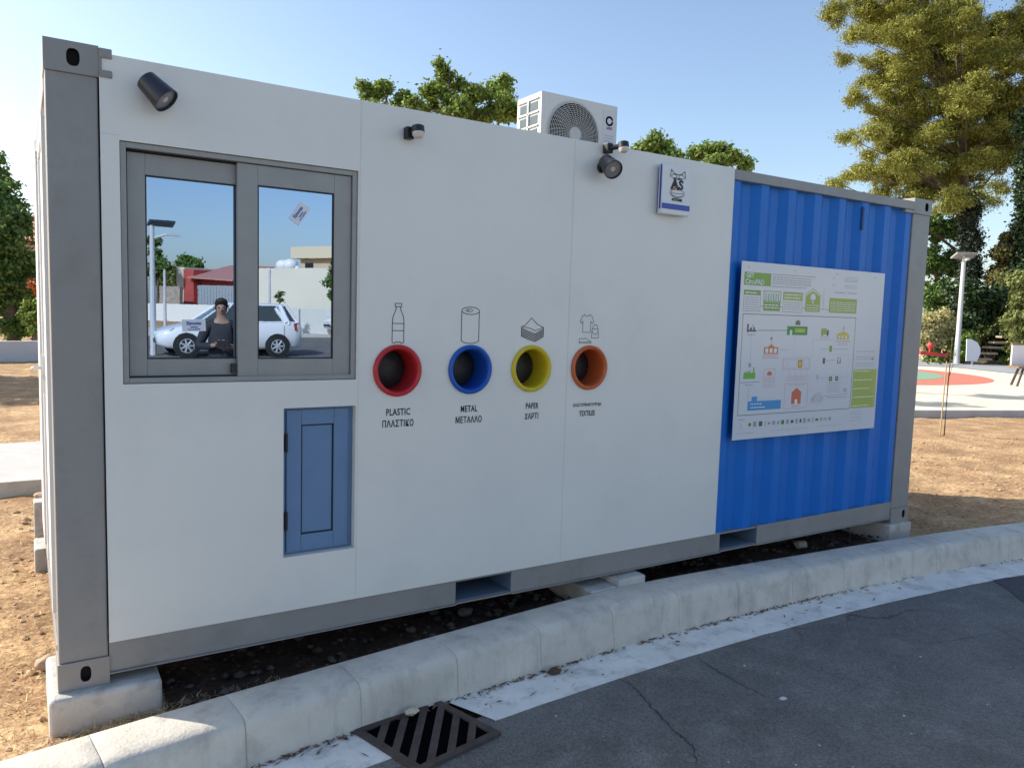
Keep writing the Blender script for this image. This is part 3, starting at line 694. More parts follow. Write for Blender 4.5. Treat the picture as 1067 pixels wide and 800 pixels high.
Rc(.270, .396, .157, .203, 'lime'); words(.278, .385, .170, 'white', .006, 2); words(.278, .38, .188, 'white', .006, 2); Box(.270, .398, .157, .270, 'line', .0025)
for v_ in (.215, .228, .241, .254): words(.278, .39, v_, 'grey', .004)
Ln([(.124, .244), (.145, .244)], 'line'); Ln([(.252, .244), (.27, .244)], 'line'); Ln([(.398, .244), (.42, .244)], 'line'); Ln([(.525, .246), (.588, .246)], 'line')
Pl([(.420, .264), (.420, .172), (.470, .140), (.522, .172), (.522, .264)], 'green2'); Ln([(.412, .168), (.470, .128), (.530, .168)], 'lime', .006)
Pl([(U_, V_) for U_, V_ in [(.470+.018*math.cos(a), .178+.022*math.sin(a)) for a in [i*math.pi/8 for i in range(16)]]][::-1], 'white', 2); Rc(.463, .477, .195, .212, 'white', 2)
for v_ in (.225, .24, .254): words(.43, .515, v_, 'white', .004, 2)
Ln([(.545, .127), (.545, .244)], 'ltgrey', .006); Rc(.588, .792, .175, .264, 'green2')
for v_ in (.188, .2, .212, .225, .238, .25): words(.598, .782, v_, 'lime' if v_ < .2 else 'white', .004, 2)
for v_ in (.045, .06, .07, .095, .108): words(.69, .79, v_, 'grey', .004)
words(.62, .7, .14, 'grey', .006); words(.72, .79, .14, 'grey', .006); Ln(arcp := [(.61, .05), (.617, .056), (.61, .064), (.603, .056)], 'grey', .002, 1, True); Ln([(.61, .09), (.617, .098), (.61, .106), (.603, .098)], 'grey', .002, 1, True)
Box(.024, .794, .290, .861, 'line', .0045)
# icons
Rc(.052, .062, .345, .392, 'dark'); Rc(.062, .112, .378, .388, 'dark'); Rc(.07, .082, .365, .378, 'dark'); Rc(.09, .1, .362, .378, 'dark'); Rc(.086, .089, .345, .362, 'dark'); words(.055, .11, .405, 'grey', .005)
Ln([(.120, .380), (.309, .377)], 'line', .004); Ln([(.208, .379), (.210, .457)], 'ltgrey', .003); Ln([(.080, .412), (.083, .555)], 'ltgrey', .003)
Rc(.308, .446, .352, .403, 'dkgreen'); Rc(.327, .342, .375, .403, 'white', 2); Rc(.36, .43, .365, .388, 'lime', 2); Rc(.385, .405, .365, .388, 'yellow', 3)
Pl([(.362, .345), (.362, .325), (.378, .312), (.394, .325), (.394, .345)], 'line'); Ln([(.36, .41), (.36, .53), (.46, .53)], 'ltgrey', .002)
Pl([(.165, .515), (.165, .475), (.188, .475), (.210, .458), (.235, .475), (.257, .475), (.257, .515)], 'orange'); [Rc(a, a+.018, .482, .508, 'white', 2) for a in (.174, .202, .230)]
words(.155, .265, .525, 'pink', .005); words(.16, .26, .537, 'pink', .005); words(.27, .33, .49, 'ltgrey', .005); Rc(.204, .214, .42, .432, 'orange')
Rc(.543, .583, .360, .398, 'green2'); Rc(.584, .598, .37, .400, 'dark'); Rc(.549, .558, .398, .405, 'dark'); Rc(.585, .594, .400, .407, 'dark'); words(.54, .6, .415, 'grey', .004)
Pl([(.66, .425), (.66, .395), (.705, .374), (.75, .395), (.75, .425)], 'yellow'); [Rc(a, a+.012, .402, .420, 'white', 2) for a in (.672, .696, .722)]; words(.65, .76, .438, 'pink', .006); words(.67, .74, .455, 'pink', .005); Rc(.702, .71, .345, .37, 'pink')
Ln([(.5, .43), (.64, .43)], 'pink', .002); Ln([(.49, .43), (.49, .54)], 'pink', .002); Ln([(.545, .486), (.60, .486)], 'grey', .003); Ln([(.64, .486), (.75, .486)], 'grey', .003); Rc(.61, .63, .465, .502, 'green'); Ln([(.545, .486), (.545, .52), (.53, .56)], 'ltgrey', .002)
Rc(.568, .585, .54, .575, 'dark'); Ln([(.59, .557), (.66, .553)], 'grey', .003); Box(.675, .70, .54, .57, 'grey', .005); Rc(.677, .682, .55, .575, 'green'); Rc(.693, .698, .55, .575, 'green')
Box(.294, .475, .541, .604, 'pink', .003); Box(.30, .325, .552, .594, 'pink', .002); Box(.335, .385, .552, .594, 'ltgrey', .002); Rc(.395, .425, .550, .596, 'orange'); Rc(.40, .42, .56, .59, 'yellow', 2); Box(.435, .465, .552, .594, 'ltgrey', .002)
Box(.320, .472, .645, .675, 'pink', .002); words(.33, .46, .655, 'pink', .004); words(.33, .46, .666, 'pink', .004); [Ln([(a, .604), (a, .645)], 'pink', .002) for a in (.34, .38, .42, .46)]
Pl([(.046, .655), (.046, .622), (.058, .612), (.058, .622), (.072, .608), (.072, .622), (.088, .604), (.088, .622), (.104, .618), (.104, .59), (.112, .59), (.112, .62), (.120, .62), (.120, .655)], 'midgreen'); Ln([(.03, .675), (.145, .673)], 'line', .003); words(.06, .11, .69, 'grey', .005); Rc(.074, .09, .565, .588, 'grey')
Box(.172, .245, .602, .704, 'pink', .003); Pl([(.195, .638), (.195, .622), (.21, .612), (.225, .622), (.225, .638)], 'red'); [words(.18, .238, v_, 'pink', .004) for v_ in (.65, .662, .675, .69)]
Ln([(.083, .705), (.083, .78)], 'grey', .002); Rc(.082, .296, .783, .836, 'blue'); Rc(.105, .14, .757, .783, 'blue'); words(.1, .17, .80, 'white', .005, 2); words(.1, .2, .82, 'white', .006, 2); Ln([(.15, .772), (.25, .77)], 'ltgrey', .002)
Box(.318, .474, .690, .837, 'pink', .003); Pl([(.365, .812), (.365, .742), (.398, .715), (.430, .742), (.430, .812)], 'red'); Rc(.388, .406, .785, .812, 'white', 2); words(.345, .455, .70, 'pink', .004); words(.37, .425, .824, 'red', .004)
for k in range(5): Ln([(.55+.05*math.sin(a)-.004*k, .832-(.078-.012*k)*math.cos(a)) for a in [R(-50+20*i) for i in range(6)]], 'grey', .003)
Ln([(.5, .775), (.55, .832), (.6, .768)], 'ltgrey', .003)
Box(.612, .708, .645, .752, 'ltgrey', .003); Rc(.622, .645, .655, .682, 'dark'); Rc(.668, .691, .655, .682, 'dark'); Rc(.628, .638, .662, .675, 'lime', 2); Rc(.674, .685, .662, .675, 'lime', 2); [words(.62, .70, v_, 'grey', .004) for v_ in (.695, .71, .725, .74)]
Rc(.533, .54, .64, .67, 'grey'); Ln([(.545, .66), (.612, .66)], 'grey', .002); Ln([(.6, .775), (.77, .765)], 'grey', .003); words(.62, .76, .785, 'grey', .005); Ln([(.66, .52), (.76, .52), (.76, .66), (.708, .66)], 'ltgrey', .002); Rc(.735, .76, .73, .755, 'ltgrey')
# right column
Rc(.803, .988, .614, .862, 'lime')
for k in range(17): words(.812, rnd.uniform(.93, .978), .626+k*.0138, 'green2' if k % 4 else 'white', .005, 2)
Box(.803, .985, .520, .604, 'ltgrey', .002); [words(.815, .97, v_, 'grey', .004) for v_ in (.50, .535, .55, .575, .59)]; Rc(.94, .953, .54, .556, 'grey')
# logos row
words(.03, .07, .885, 'grey', .005); Ln([(.04, .905), (.055, .93), (.04, .935)], 'grey', .003)
u = .095
for k in range(19):
    wd_ = rnd.uniform(.012, .03); hh_ = rnd.uniform(.007, .019); Rc(u, u+wd_*.75, .918-hh_, .918+hh_*.8, rnd.choice(['dark', 'grey', 'grey', 'ltgrey', 'dkgreen', 'grey']), 1); u += wd_+.008
words(.03, .13, .965, 'ltgrey', .005); words(.24, .5, .962, 'ltgrey', .004); words(.55, .74, .958, 'ltgrey', .004); [words(.80, .89, v_, 'ltgrey', .004) for v_ in (.885, .9, .92, .94)]
for k in range(4): words(.04+k*.3*.98, .045+k*.3*.98, .03, 'grey', .012)
pr.build('printed_diagram', pmats, ib, fixn=False)
g = MB(); v, f = text_mesh('GET', .042, U(.030), YB-.0009, Vv(.076), sx=.95, bold=.0006, align='LEFT'); g.add(v, f); v, f = text_mesh('CircuPAD', .046, U(.026), YB-.0009, Vv(.111), sx=.95, bold=.0006, align='LEFT'); g.add(v, f)
g.build('lettering', mat('print_white', PC['white'], .3), ib, fixn=False)

# ------------------------------------------------------------------ air conditioner on the roof
ac = thing('air_conditioner', 'white outdoor air conditioning unit with round fan grille on the roof', 'air conditioner', (3.5, 1.45, 2.565))
ax0, ax1, ay0, ay1, az0, az1 = 3.135, 3.845, 1.27, 1.60, 2.64, 3.215
m_acw = mat('ac_white', (.64, .63, .59), .4, var=.03)
g = MB(); fc = (3.43, 2.945); fr = .232
g.holeplate(ax0, ax0+.59, az0, az1, ay0, [(fc[0]+fr*math.cos(2*math.pi*i/64), fc[1]+fr*math.sin(2*math.pi*i/64)) for i in range(64)], .06, 0, 1, True)
g.quadxz(ax0+.59, ax1, az0, az1, ay0)
g.add([(ax0, ay0, az0), (ax1, ay0, az0), (ax1, ay0, az1), (ax0, ay0, az1), (ax0, ay1, az0), (ax1, ay1, az0), (ax1, ay1, az1), (ax0, ay1, az1)], [(1, 5, 6, 2), (5, 4, 7, 6), (4, 0, 3, 7), (3, 2, 6, 7), (0, 4, 5, 1)])
g.build('casing', [m_acw, m_dark], ac, fixn=False, bevel=.006)
g = MB()
for r_ in np.linspace(.06, fr-.006, 13): g.lathe((fc[0], ay0-.010-.012*(1-(r_/fr)**2), fc[1]), (0, -1, 0), [(r_-.0016, 0), (r_+.0016, 0), (r_+.0016, .003), (r_-.0016, .003)], 48, 0, False, False)
for k in range(36):
    a0 = 2*math.pi*k/36; pts = []
    for i in range(7):
        q = i/6; r_ = .055+(fr-.055)*q; a = a0+.35*q; pts.append((fc[0]+r_*math.cos(a), ay0-.008-.012*(1-q*q), fc[1]+r_*math.sin(a)))
    g.tube(pts, .0022, 4)
g.lathe((fc[0], ay0-.018, fc[1]), (0, -1, 0), [(.055, 0), (.052, .01), (.03, .014)], 32); g.lathe((fc[0], ay0+.001, fc[1]), (0, -1, 0), [(fr+.012, 0), (fr+.010, .008), (fr-.004, .008), (fr-.004, -.01)], 64, 0, False, False)
g.build('fan_grille', mat('grille_grey', (.50, .49, .46), .45), ac, fixn=False)
g = MB()
for k in range(3):
    a0 = R(95+120*k); n_ = 8
    ring = [[(fc[0]+r_*math.cos(a0+t_), ay0+.035-.02*t_, fc[1]+r_*math.sin(a0+t_)) for t_ in (0, .3, .6, .9)] for r_ in (.05, .12, .19, .215)]
    g.rings(ring, 0, False, False, False)
g.build('fan_blade', mat('fan_dark', (.08, .08, .085), .5), ac, fixn=False)
g = MB()
for r_ in range(5):
    for c_ in range(2):
        y0 = ay0+.045+c_*.135; z0 = az0+.06+r_*.098; g.box(ax0-.003, ax0+.001, y0, y0+.105, z0, z0+.062)
g.build('side_vent', mat('vent_teal', (.03, .07, .09), .5), ac, bevel=.001)
g = MB()
for r_ in range(6): g.box(ax0-.012, ax0-.002, ay0+.03, ay0+.31, az0+.045+r_*.098-.006, az0+.045+r_*.098+.006)
g.box(ax0-.012, ax0-.002, ay0+.155, ay0+.175, az0+.05, az1-.04); g.build('vent_louvre', m_acw, ac, bevel=.002)
g = MB(); g.box(ax0+.10, ax0+.16, ay0-.01, ay1+.01, 2.563, az0-.001); g.build('foot', m_alu, ac, bevel=.003); g = MB(); g.box(ax1-.16, ax1-.10, ay0-.01, ay1+.01, 2.563, az0-.001); g.build('foot', m_alu, ac, bevel=.003)
g = MB(); lx = ax1-.075; g.quadxz(lx-.062, lx+.062, 2.80, 3.175, ay0-.0012, 2); ribbon(g, arc(lx, 3.095, .030, .030, 20, 250, 18), ay0-.002, .015, 0); ribbon(g, arc(lx, 3.095, .030, .030, 250, 350, 10), ay0-.002, .015, 1)
v, f = text_mesh('GREE', .026, lx, ay0-.002, 3.040, bold=.0008); g.add(v, f, 1)
for z in (2.985, 2.965, 2.945, 2.93, 2.885, 2.87): g.quadxz(lx-.045, lx+.045, z-.003, z+.003, ay0-.002, 3)
g.build('label_plate', [mat('logo_blue', (.03, .07, .35), .4), mat('logo_red', (.35, .05, .12), .4), mat('plate_white', (.60, .60, .62), .35), mat('plate_grey', (.40, .40, .46), .4)], ac, fixn=False)
g = MB(); g.tube([(ax1+.001, 1.5, 2.72), (ax1+.06, 1.5, 2.70), (ax1+.09, 1.52, 2.60), (ax1+.10, 1.6, 2.575), (ax1+.2, 2.1, 2.575)], .014, 8); g.build('pipe', m_acw, ac, smooth=True)

# ------------------------------------------------------------------ concrete support blocks
def cblock(x0, x1, y0, y1, z0, z1, label, bev=.018, rot=0):
    g = MB(); nx, ny = 5, 5
    g.box(x0, x1, y0, y1, z0, z1); o = g.build('concrete_block', m_block, bevel=bev, seg=3, smooth=False)
    o.rotation_euler.z = 0
    return tag(o, label, 'concrete block', 'concrete blocks under the container')
cblock(-.038, .382, -.062, .42, -.20, -.001, 'large pale concrete block under the near left corner of the container', .022)
cblock(2.90, 3.115, -.078, .6, -.2, .026, 'concrete block under the middle of the container, upper one', .01)
cblock(2.70, 2.897, -.075, .5, -.2, -.012, 'lower concrete slab beside the middle block under the container', .01)
cblock(5.745, 6.045, -.045, .5, -.2, -.001, 'grey concrete block under the right corner of the container by the kerb', .012)
cblock(-.062, .3, 2.18, 2.47, -.2, -.001, 'sunlit concrete block under the rear left corner of the container', .012)
cblock(5.8, 6.1, 2.1, 2.5, -.2, -.001, 'concrete block hidden under the rear right corner of the container', .012)
g = MB(); g.box(-.055, .08, 3.0, 3.15, -.2, .12); tag(g.build('concrete_block', m_block, bevel=.01), 'narrow concrete block standing on the soil behind the container', 'concrete block', 'concrete blocks under the container')

# ------------------------------------------------------------------ drain grate
gt = thing('drain_grate', 'rusty iron drain grate with diagonal slots in the gutter', 'drain grate', (1.36, -.60, ROAD))
gc = [Vector((1.095, -.447)), Vector((1.215, -.86)), Vector((1.655, -.775)), Vector((1.535, -.362))]
def gp(u, v): return gc[0]*(1-u)*(1-v)+gc[1]*v*(1-u)+gc[3]*u*(1-v)+gc[2]*u*v
g = MB()
def strip(a, b, wd, z0, z1, mb):
    dd = (b-a).normalized(); n_ = Vector((-dd.y, dd.x))*wd/2; q = [a-n_, b-n_, b+n_, a+n_]
    mb.add([(p.x, p.y, z0) for p in q]+[(p.x, p.y, z1) for p in q], [(0, 3, 2, 1), (4, 5, 6, 7), (0, 1, 5, 4), (1, 2, 6, 5), (2, 3, 7, 6), (3, 0, 4, 7)])
zt = ROAD+.018
for (a, b) in (((.035, 0), (.035, 1)), ((.965, 0), (.965, 1))): strip(gp(*a), gp(*b), .036, ROAD-.03, zt, g)
for (a, b) in (((.07, .035), (.93, .035)), ((.07, .965), (.93, .965))): strip(gp(*a), gp(*b), .034, ROAD-.03, zt, g)
g.build('frame', m_rust, gt, bevel=.003)
g = MB()
for c_ in (-.60, -.36, -.12, .12, .36, .60):
    # bars along the u+v... diagonal: from (u,v) with u+v = 1+c
    s0 = 1+c_; a = (min(.95, s0-.05), max(.05, s0-.95)); b_ = (max(.05, s0-.95), min(.95, s0-.05))
    strip(gp(*a), gp(*b_), .034, ROAD-.03, zt-.002, g)
g.build('bar', m_rust, gt, bevel=.002)
g = MB(); q = [gp(.0, .0), gp(1, 0), gp(1, 1), gp(0, 1)]
g.add([(p.x, p.y, ROAD+.0075) for p in q], [(0, 1, 2, 3)]); g.build('pit_shade', mat('pit_shade_black', (.004, .004, .005), 1, spec=0), gt)  # flat black sheet; the darkness of the hole is put into its colour
# pale stone on the grate, dead leaf ball, chips
def rock(name, loc, s, m_, label, cat, sq=.6):
    bm = bmesh.new(); bmesh.ops.create_icosphere(bm, subdivisions=3, radius=1)
    for v in bm.verts:
        k = 1+.35*noise.noise(v.co*1.6+Vector(loc)*7)+.12*noise.noise(v.co*5)
        v.co = Vector((v.co.x*k*s*1.3, v.co.y*k*s*.9, v.co.z*k*s*sq)) + Vector(loc)
    me = bpy.data.meshes.new(name); bm.to_mesh(me); bm.free(); me.materials.append(m_); me.shade_smooth()
    o = bpy.data.objects.new(name, me); col.objects.link(o); return tag(o, label, cat)
rock('stone', (1.37, -.455, ROAD+.035), .026, mat('pale_stone', (.62, .53, .38), .8, bump=.3), 'pale yellowish stone lying on the rusty drain grate', 'stone')
rock('dirt_clump', (2.20, -.415, ROAD+.018), .028, mat('leaf_clump', (.10, .065, .04), .95, bump=1, bs=60), 'brown clump of dead leaves in the gutter right of the grate', 'dirt clump', .6)
rock('stone', (.04, 4.2, -.12), .07, mat('tan_stone', (.42, .30, .2), .9, bump=.4), 'tan stone on the soil beside the raised path', 'stone', .8)
rock('stone', (-.02, .62, -.12), .045, mat('tan_stone', (.42, .30, .2), .9, bump=.4), 'small tan stone on the soil left of the container', 'stone', .8)
rock('stone', (4.93, .17, -.10), .045, mat('cream_stone', (.50, .42, .32), .9, bump=.4), 'cream stone under the blue end near the right block', 'stone', .7)
rock('stone', (2.02, .22, -.11), .035, mat('grey_stone', (.16, .135, .11), .9, bump=.4), 'larger grey stone in the dark soil under the first fork pocket', 'stone', .7)
V = []
for i in range(620):
    t_ = rnd.random(); x = rnd.choice((rnd.gauss(2.0, .35), rnd.gauss(3.3, .7), rnd.gauss(4.4, .5), rnd.gauss(.9, .2), rnd.uniform(0, 7))); dd = .265+abs(rnd.gauss(0, .018)) + (rnd.random() < .12)*rnd.uniform(0, .2)
    if 1.05 < x < 1.62 and dd > .29: continue
    p = off(x, dd); a = rnd.uniform(-.5, .5) if rnd.random() < .5 else rnd.uniform(0, 6.28); l = rnd.uniform(.006, .03); wd_ = rnd.uniform(.001, .006); c0 = Vector((p[0], p[1], ROAD+.008+rnd.random()*.006))
    ex = Vector((math.cos(a), math.sin(a), rnd.uniform(-.15, .3)))*l; ey = Vector((-math.sin(a), math.cos(a), rnd.uniform(-.2, .5)))*wd_
    V.append([c0-ex, c0-ey, c0+ex, c0+ey])
raw_quads('leaf_litter', np.array([[list(p) for p in q] for q in V]), mat('dead_leaf', (.17, .085, .05), .85, island=.5), 'reddish brown dead leaves and twigs along the foot of the kerb', 'leaf litter')
pts = []
for i in range(70):
    x = rnd.uniform(.8, 6); y = kback(x)-.58-rnd.random()**.8*1.8; s = rnd.choice((.002, .003, .004, .006)); pts.append((x, y, ROAD+s*.3, s))
scatter_stones('grit', pts, mat('white_chip', (.55, .55, .53), .8, island=.3), 'tiny pale stone chips scattered on the dark road', 'grit')
rock('paint_fleck', (3.05, -1.17, ROAD+.0015), .017, mat('white_fleck', (.6, .6, .6), .8), 'small white fleck lying on the dark asphalt', 'debris', .12)

# ------------------------------------------------------------------ vegetation
def leafcloud(clumps, n, size, seed, asp=.55, shell=.55, up=.3, jit=0):
    """clumps: (x,y,z,rx,ry,rz). leaf quads spread through the volume of many small sub-clumps"""
    g_ = np.random.default_rng(seed); C_ = np.array(clumps, float); vol = C_[:, 3]*C_[:, 4]*C_[:, 5]; pr_ = vol**.75/np.sum(vol**.75)
    idx = g_.choice(len(C_), n, p=pr_); d = g_.normal(size=(n, 3)); d /= np.linalg.norm(d, axis=1)[:, None]
    r = shell + (1-shell)*g_.random(n)**.6; r *= np.exp(.28*g_.normal(size=n))
    c = C_[idx, :3] + d*C_[idx, 3:6]*r[:, None]
    nrm = d*.8 + g_.normal(size=(n, 3))*.7; nrm[:, 2] += up; nrm /= np.linalg.norm(nrm, axis=1)[:, None]
    t = g_.normal(size=(n, 3)); a = np.cross(nrm, t); a /= np.linalg.norm(a, axis=1)[:, None]; b = np.cross(nrm, a)
    s = size*(.6+.8*g_.random(n))[:, None]; a *= s; b *= s*asp
    return np.stack([c-a, c-b, c+a, c+b], 1)
def subclumps(big, per, r, seed, flat=.7):
    q = random.Random(seed); out = []
    for (x, y, z, rx, ry, rz) in big:
        k = max(5, int(3.2*per*(rx*ry*rz)**(2/3)/(r*r)))
        for _ in range(k):
            d_ = Vector((q.gauss(0, 1), q.gauss(0, 1), q.gauss(0, 1))).normalized(); rr = q.uniform(.1, 1.0)**.6
            s = r*q.uniform(.55, 1.35); out.append((x+d_.x*rx*rr, y+d_.y*ry*rr, z+d_.z*rz*rr, s, s, s*flat))
    return out
m_bark = mat('bark', (.12, .085, .06), .9, var=.3, vs=6, bump=.8, bs=20)
def limbs(mb, base, tip, r0, ends, seed):
    q = random.Random(seed); base = Vector(base); tip = Vector(tip); pts = []; rr = []
    for i in range(7):
        t_ = i/6; pts.append(base.lerp(tip, t_)+Vector((q.uniform(-.1, .1), q.uniform(-.1, .1), 0))*r0*3*(0 < i)); rr.append(r0*(1-.75*t_))
    mb.tube(pts, rr, 9)
    for e_ in ends:
        e_ = Vector(e_); hz = math.hypot(e_.x-tip.x, e_.y-tip.y); zt = e_.z-.45*hz
        k = min(range(1, 7), key=lambda i: abs(pts[i].z-zt)); k = max(2, min(5, k)) if zt < pts[5].z else 5; s = pts[k]; mid = s.lerp(e_, .5)+Vector((0, 0, (e_-s).length*.06))
        mb.tube([s, mid, e_], [rr[k]*.28, rr[k]*.17, rr[k]*.05], 6)
def tree(name, label, cat, base, top, r0, big, per, rs_, n, size, m_, seed, group=None, flat=.7, asp=.55, shell=.3, up=.3, bark=None):
    t = thing(name, label, cat, base, group)
    mb = MB(); q = random.Random(seed); ends = [(b[0], b[1], b[2]) for b in big]
    limbs(mb, base, top, r0, ends, seed); mb.build('trunk', bark or m_bark, t, smooth=True, angle=180)
    sc = subclumps(big, per, rs_, seed, flat)
    raw_quads('crown', leafcloud(sc, n, size, seed, asp, shell, up), m_, parent=t)
    return t
def bigpx(specs, d0, dj, seed, scale_d=1., flat=.8):
    q = random.Random(seed); out = []
    for s in specs:
        px, py, rp = s[:3]; d_ = s[3] if len(s) > 3 else d0+q.uniform(-dj, dj); p = at(px, py, d_); r = rp*d_/FPX
        out.append((p.x, p.y, p.z, r, r*1.1, r*flat))
    return out
G0 = -.15
m_pine = mat('pine_needles', (.27, .275, .05), .75, island=.38, trans=.25)
m_leafy = mat('leaf_yellow_green', (.19, .27, .05), .6, island=.38, trans=.35)
m_green = mat('leaf_green', (.11, .19, .04), .6, island=.4, trans=.3)
m_ivy = mat('leaf_ivy', (.032, .062, .018), .5, island=.5, trans=.15)
m_cyp = mat('leaf_cypress', (.018, .03, .014), .7, island=.4, trans=.1)
m_bush = mat('leaf_bush', (.21, .24, .07), .6, island=.4, trans=.3)
# big pine
specs = [(877, 12, 16), (905, 8, 24), (940, -8, 30), (985, -25, 34), (1035, -35, 36), (1085, -20, 36), (890, 36, 14), (915, 34, 18), (948, 32, 24), (1000, 22, 26), (1048, 28, 26), (1088, 25, 30),
         (912, 62, 16), (945, 66, 20), (1020, 56, 26), (1062, 62, 26), (1100, 70, 30), (905, 88, 12), (892, 104, 15), (930, 98, 20), (965, 104, 22), (1010, 98, 26), (1055, 104, 28), (1095, 110, 28),
         (885, 145, 11), (905, 138, 16), (935, 134, 22), (972, 142, 22), (1012, 134, 24), (1050, 134, 22), (885, 183, 12), (910, 176, 18), (945, 172, 22), (985, 176, 22), (1020, 165, 18), (925, 200, 14), (955, 205, 18), (990, 208, 20), (1022, 205, 14), (1042, 196, 10), (1080, 150, 20), (870, 190, 9)]
specs += [(925, 20, 30, 42), (965, 60, 34, 43), (1010, 90, 36, 43), (950, 120, 30, 43), (1000, 150, 34, 43), (1050, 40, 40, 43), (1090, 90, 36, 43), (1060, 130, 30, 42), (955, 160, 26, 42), (1000, 190, 22, 42), (930, 185, 18, 42), (915, 118, 14, 40), (925, 80, 18, 41), (985, 20, 34, 43), (900, 160, 9, 39), (880, 60, 8, 39), (1040, 170, 18, 41), (930, 78, 22, 41.5), (985, 78, 26, 42), (990, 122, 22, 42), (942, 150, 24, 41.5), (1035, 152, 22, 42), (962, 190, 20, 41), (920, 140, 16, 41), (1030, 115, 24, 42.5), (1060, 160, 20, 42), (960, 30, 30, 42.5)]
big = bigpx(specs, 39, 2.5, 3, flat=.72)
pb_ = at(1012, 392, 41); pt_ = at(1000, 60, 40)
tree('pine_tree', 'tall yellow-green pine with layered crown behind the right end of the container', 'tree', (pb_.x, pb_.y, 0), (pt_.x, pt_.y, pt_.z), .38, big, 1.7, .44, 620000, .076, m_pine, 11, flat=.65, asp=.28, shell=.05, up=.5)
def column(name, label, px, y0, y1, wpx, d_, m_, n, size, seed, cat='tree', group=None, lean=0, topr=.6):
    b0 = at(px, y1, d_); t0 = at(px+lean, y0, d_); big = []
    K = 8
    for i in range(K):
        q = i/(K-1); p = at(px+lean*q, y1+(y0-y1)*q, d_); r = wpx*d_/FPX*(1-(1-topr)*q); big.append((p.x, p.y, p.z, r*.75, r*.75, abs(t0.z-b0.z)/K*.8))
    return tree(name, label, cat, (b0.x, b0.y, 0), (t0.x, t0.y, t0.z), .18, big, 2.2, .32, n, size, m_, seed, group, flat=1.1, shell=.35)
column('cypress_tree', 'dark narrow cypress under the pine behind the street lamp', 1010, 218, 385, 17, 37, m_cyp, 26000, .07, 21)
column('cypress_tree', 'ivy covered dark tree trunk at the right edge of the photo', 1068, 130, 385, 15, 36, m_ivy, 26000, .08, 22)
tree('leafy_tree', 'olive green tree filling the gap left of the cypress behind the container end', 'tree', tuple(at(975, 384, 41).xy)+(0,), tuple(at(975, 215, 41)), .2, bigpx([(962, 235, 16), (985, 240, 16), (965, 270, 18), (990, 275, 16), (970, 310, 20), (990, 320, 16), (958, 345, 14)], 40.5, .6, 5), 1.6, .35, 26000, .09, m_green, 23)
def bush(name, label, specs, d_, dj, m_, n, size, seed, cat='bush', group=None, flat=.85, rs_=.28):
    big = bigpx(specs, d_, dj, seed, flat=flat); px = sum(s[0] for s in specs)/len(specs); b0 = at(px, 385, d_)
    t = thing(name, label, cat, (big[0][0], big[0][1], G0), group); mb = MB(); c0 = Vector((sum(b[0] for b in big)/len(big), sum(b[1] for b in big)/len(big), G0))
    for b in big: mb.tube([c0, c0.lerp(Vector(b[:3]), .5)+Vector((.05, 0, .1)), Vector(b[:3])], [.05, .03, .012], 5)
    mb.build('stem', m_bark, t, smooth=True); raw_quads('foliage', leafcloud(subclumps(big, 1.8, rs_, seed, .8), n, size, seed, .6, .25), m_, parent=t); return t
bush('ivy_hedge', 'dark glossy hedge behind the white street lamp post', [(1005, 305, 16), (1030, 312, 20), (1020, 335, 20), (1045, 335, 18), (1000, 340, 14), (1035, 358, 16), (1050, 315, 16), (1015, 360, 12)], 35.5, .4, m_ivy, 30000, .09, 31, 'hedge')
bush('ivy_hedge', 'tall pale green creeper hedge at the right edge behind the bench', [(1060, 290, 12), (1070, 310, 16), (1063, 335, 14), (1066, 360, 14), (1064, 378, 10), (1082, 345, 18), (1078, 375, 14)], 33, .3, m_bush, 22000, .075, 32, 'hedge')
bush('yellow_shrub', 'yellowish shrub standing right of the cypress below the sky gap', [(1045, 262, 9), (1050, 245, 7), (1047, 282, 11), (1038, 292, 10), (1058, 268, 9), (1055, 250, 8)], 36.5, .3, mat('leaf_olive', (.13, .12, .035), .6, island=.4, trans=.3), 15000, .075, 33, 'shrub')
bush('flowering_bush', 'cream flowering bush left of the street lamp behind the red seesaw', [(963, 345, 12), (978, 335, 13), (988, 350, 10), (972, 358, 10), (990, 338, 8), (958, 352, 8)], 34, .4, mat('leaf_cream', (.46, .43, .20), .6, island=.45, trans=.3), 15000, .065, 34)
bush('low_bush', 'light green low plants around the base of the street lamp', [(1000, 365, 9), (990, 372, 8), (1006, 354, 7), (975, 374, 6), (1053, 379, 5)], 33.7, .2, m_leafy, 15000, .07, 35)
bush('low_bush', 'green clump of plants on the bank above the wooden steps', [(1052, 340, 7), (1035, 341, 6), (1024, 344, 6), (1044, 336, 7), (1015, 350, 5)], 34.6, .2, m_bush, 9000, .065, 36)
# trees behind the container
tree('leafy_tree', 'sparse yellow-green treetop above the container, left one of the pair', 'tree', tuple(at(400, 340, 17).xy)+(G0,), tuple(at(402, 90, 17)), .09, bigpx([(384, 98, 9), (400, 95, 11), (418, 103, 10), (430, 108, 9), (395, 112, 10), (410, 120, 18), (402, 88, 6), (380, 90, 4)], 17, .4, 6), 1.3, .15, 5200, .045, m_leafy, 41, 'treetops behind the container', shell=.1)
tree('leafy_tree', 'bushy yellow-green treetop above the container beside the fan unit', 'tree', tuple(at(480, 340, 17).xy)+(G0,), tuple(at(468, 72, 17)), .12, bigpx([(463, 78, 11), (458, 95, 15), (478, 92, 14), (498, 98, 13), (520, 92, 9), (527, 100, 8), (530, 118, 16), (505, 118, 18), (475, 118, 20), (450, 112, 11), (462, 68, 6), (526, 84, 5)], 17.3, .5, 7), 1.5, .17, 12500, .048, m_leafy, 42, 'treetops behind the container', shell=.1)
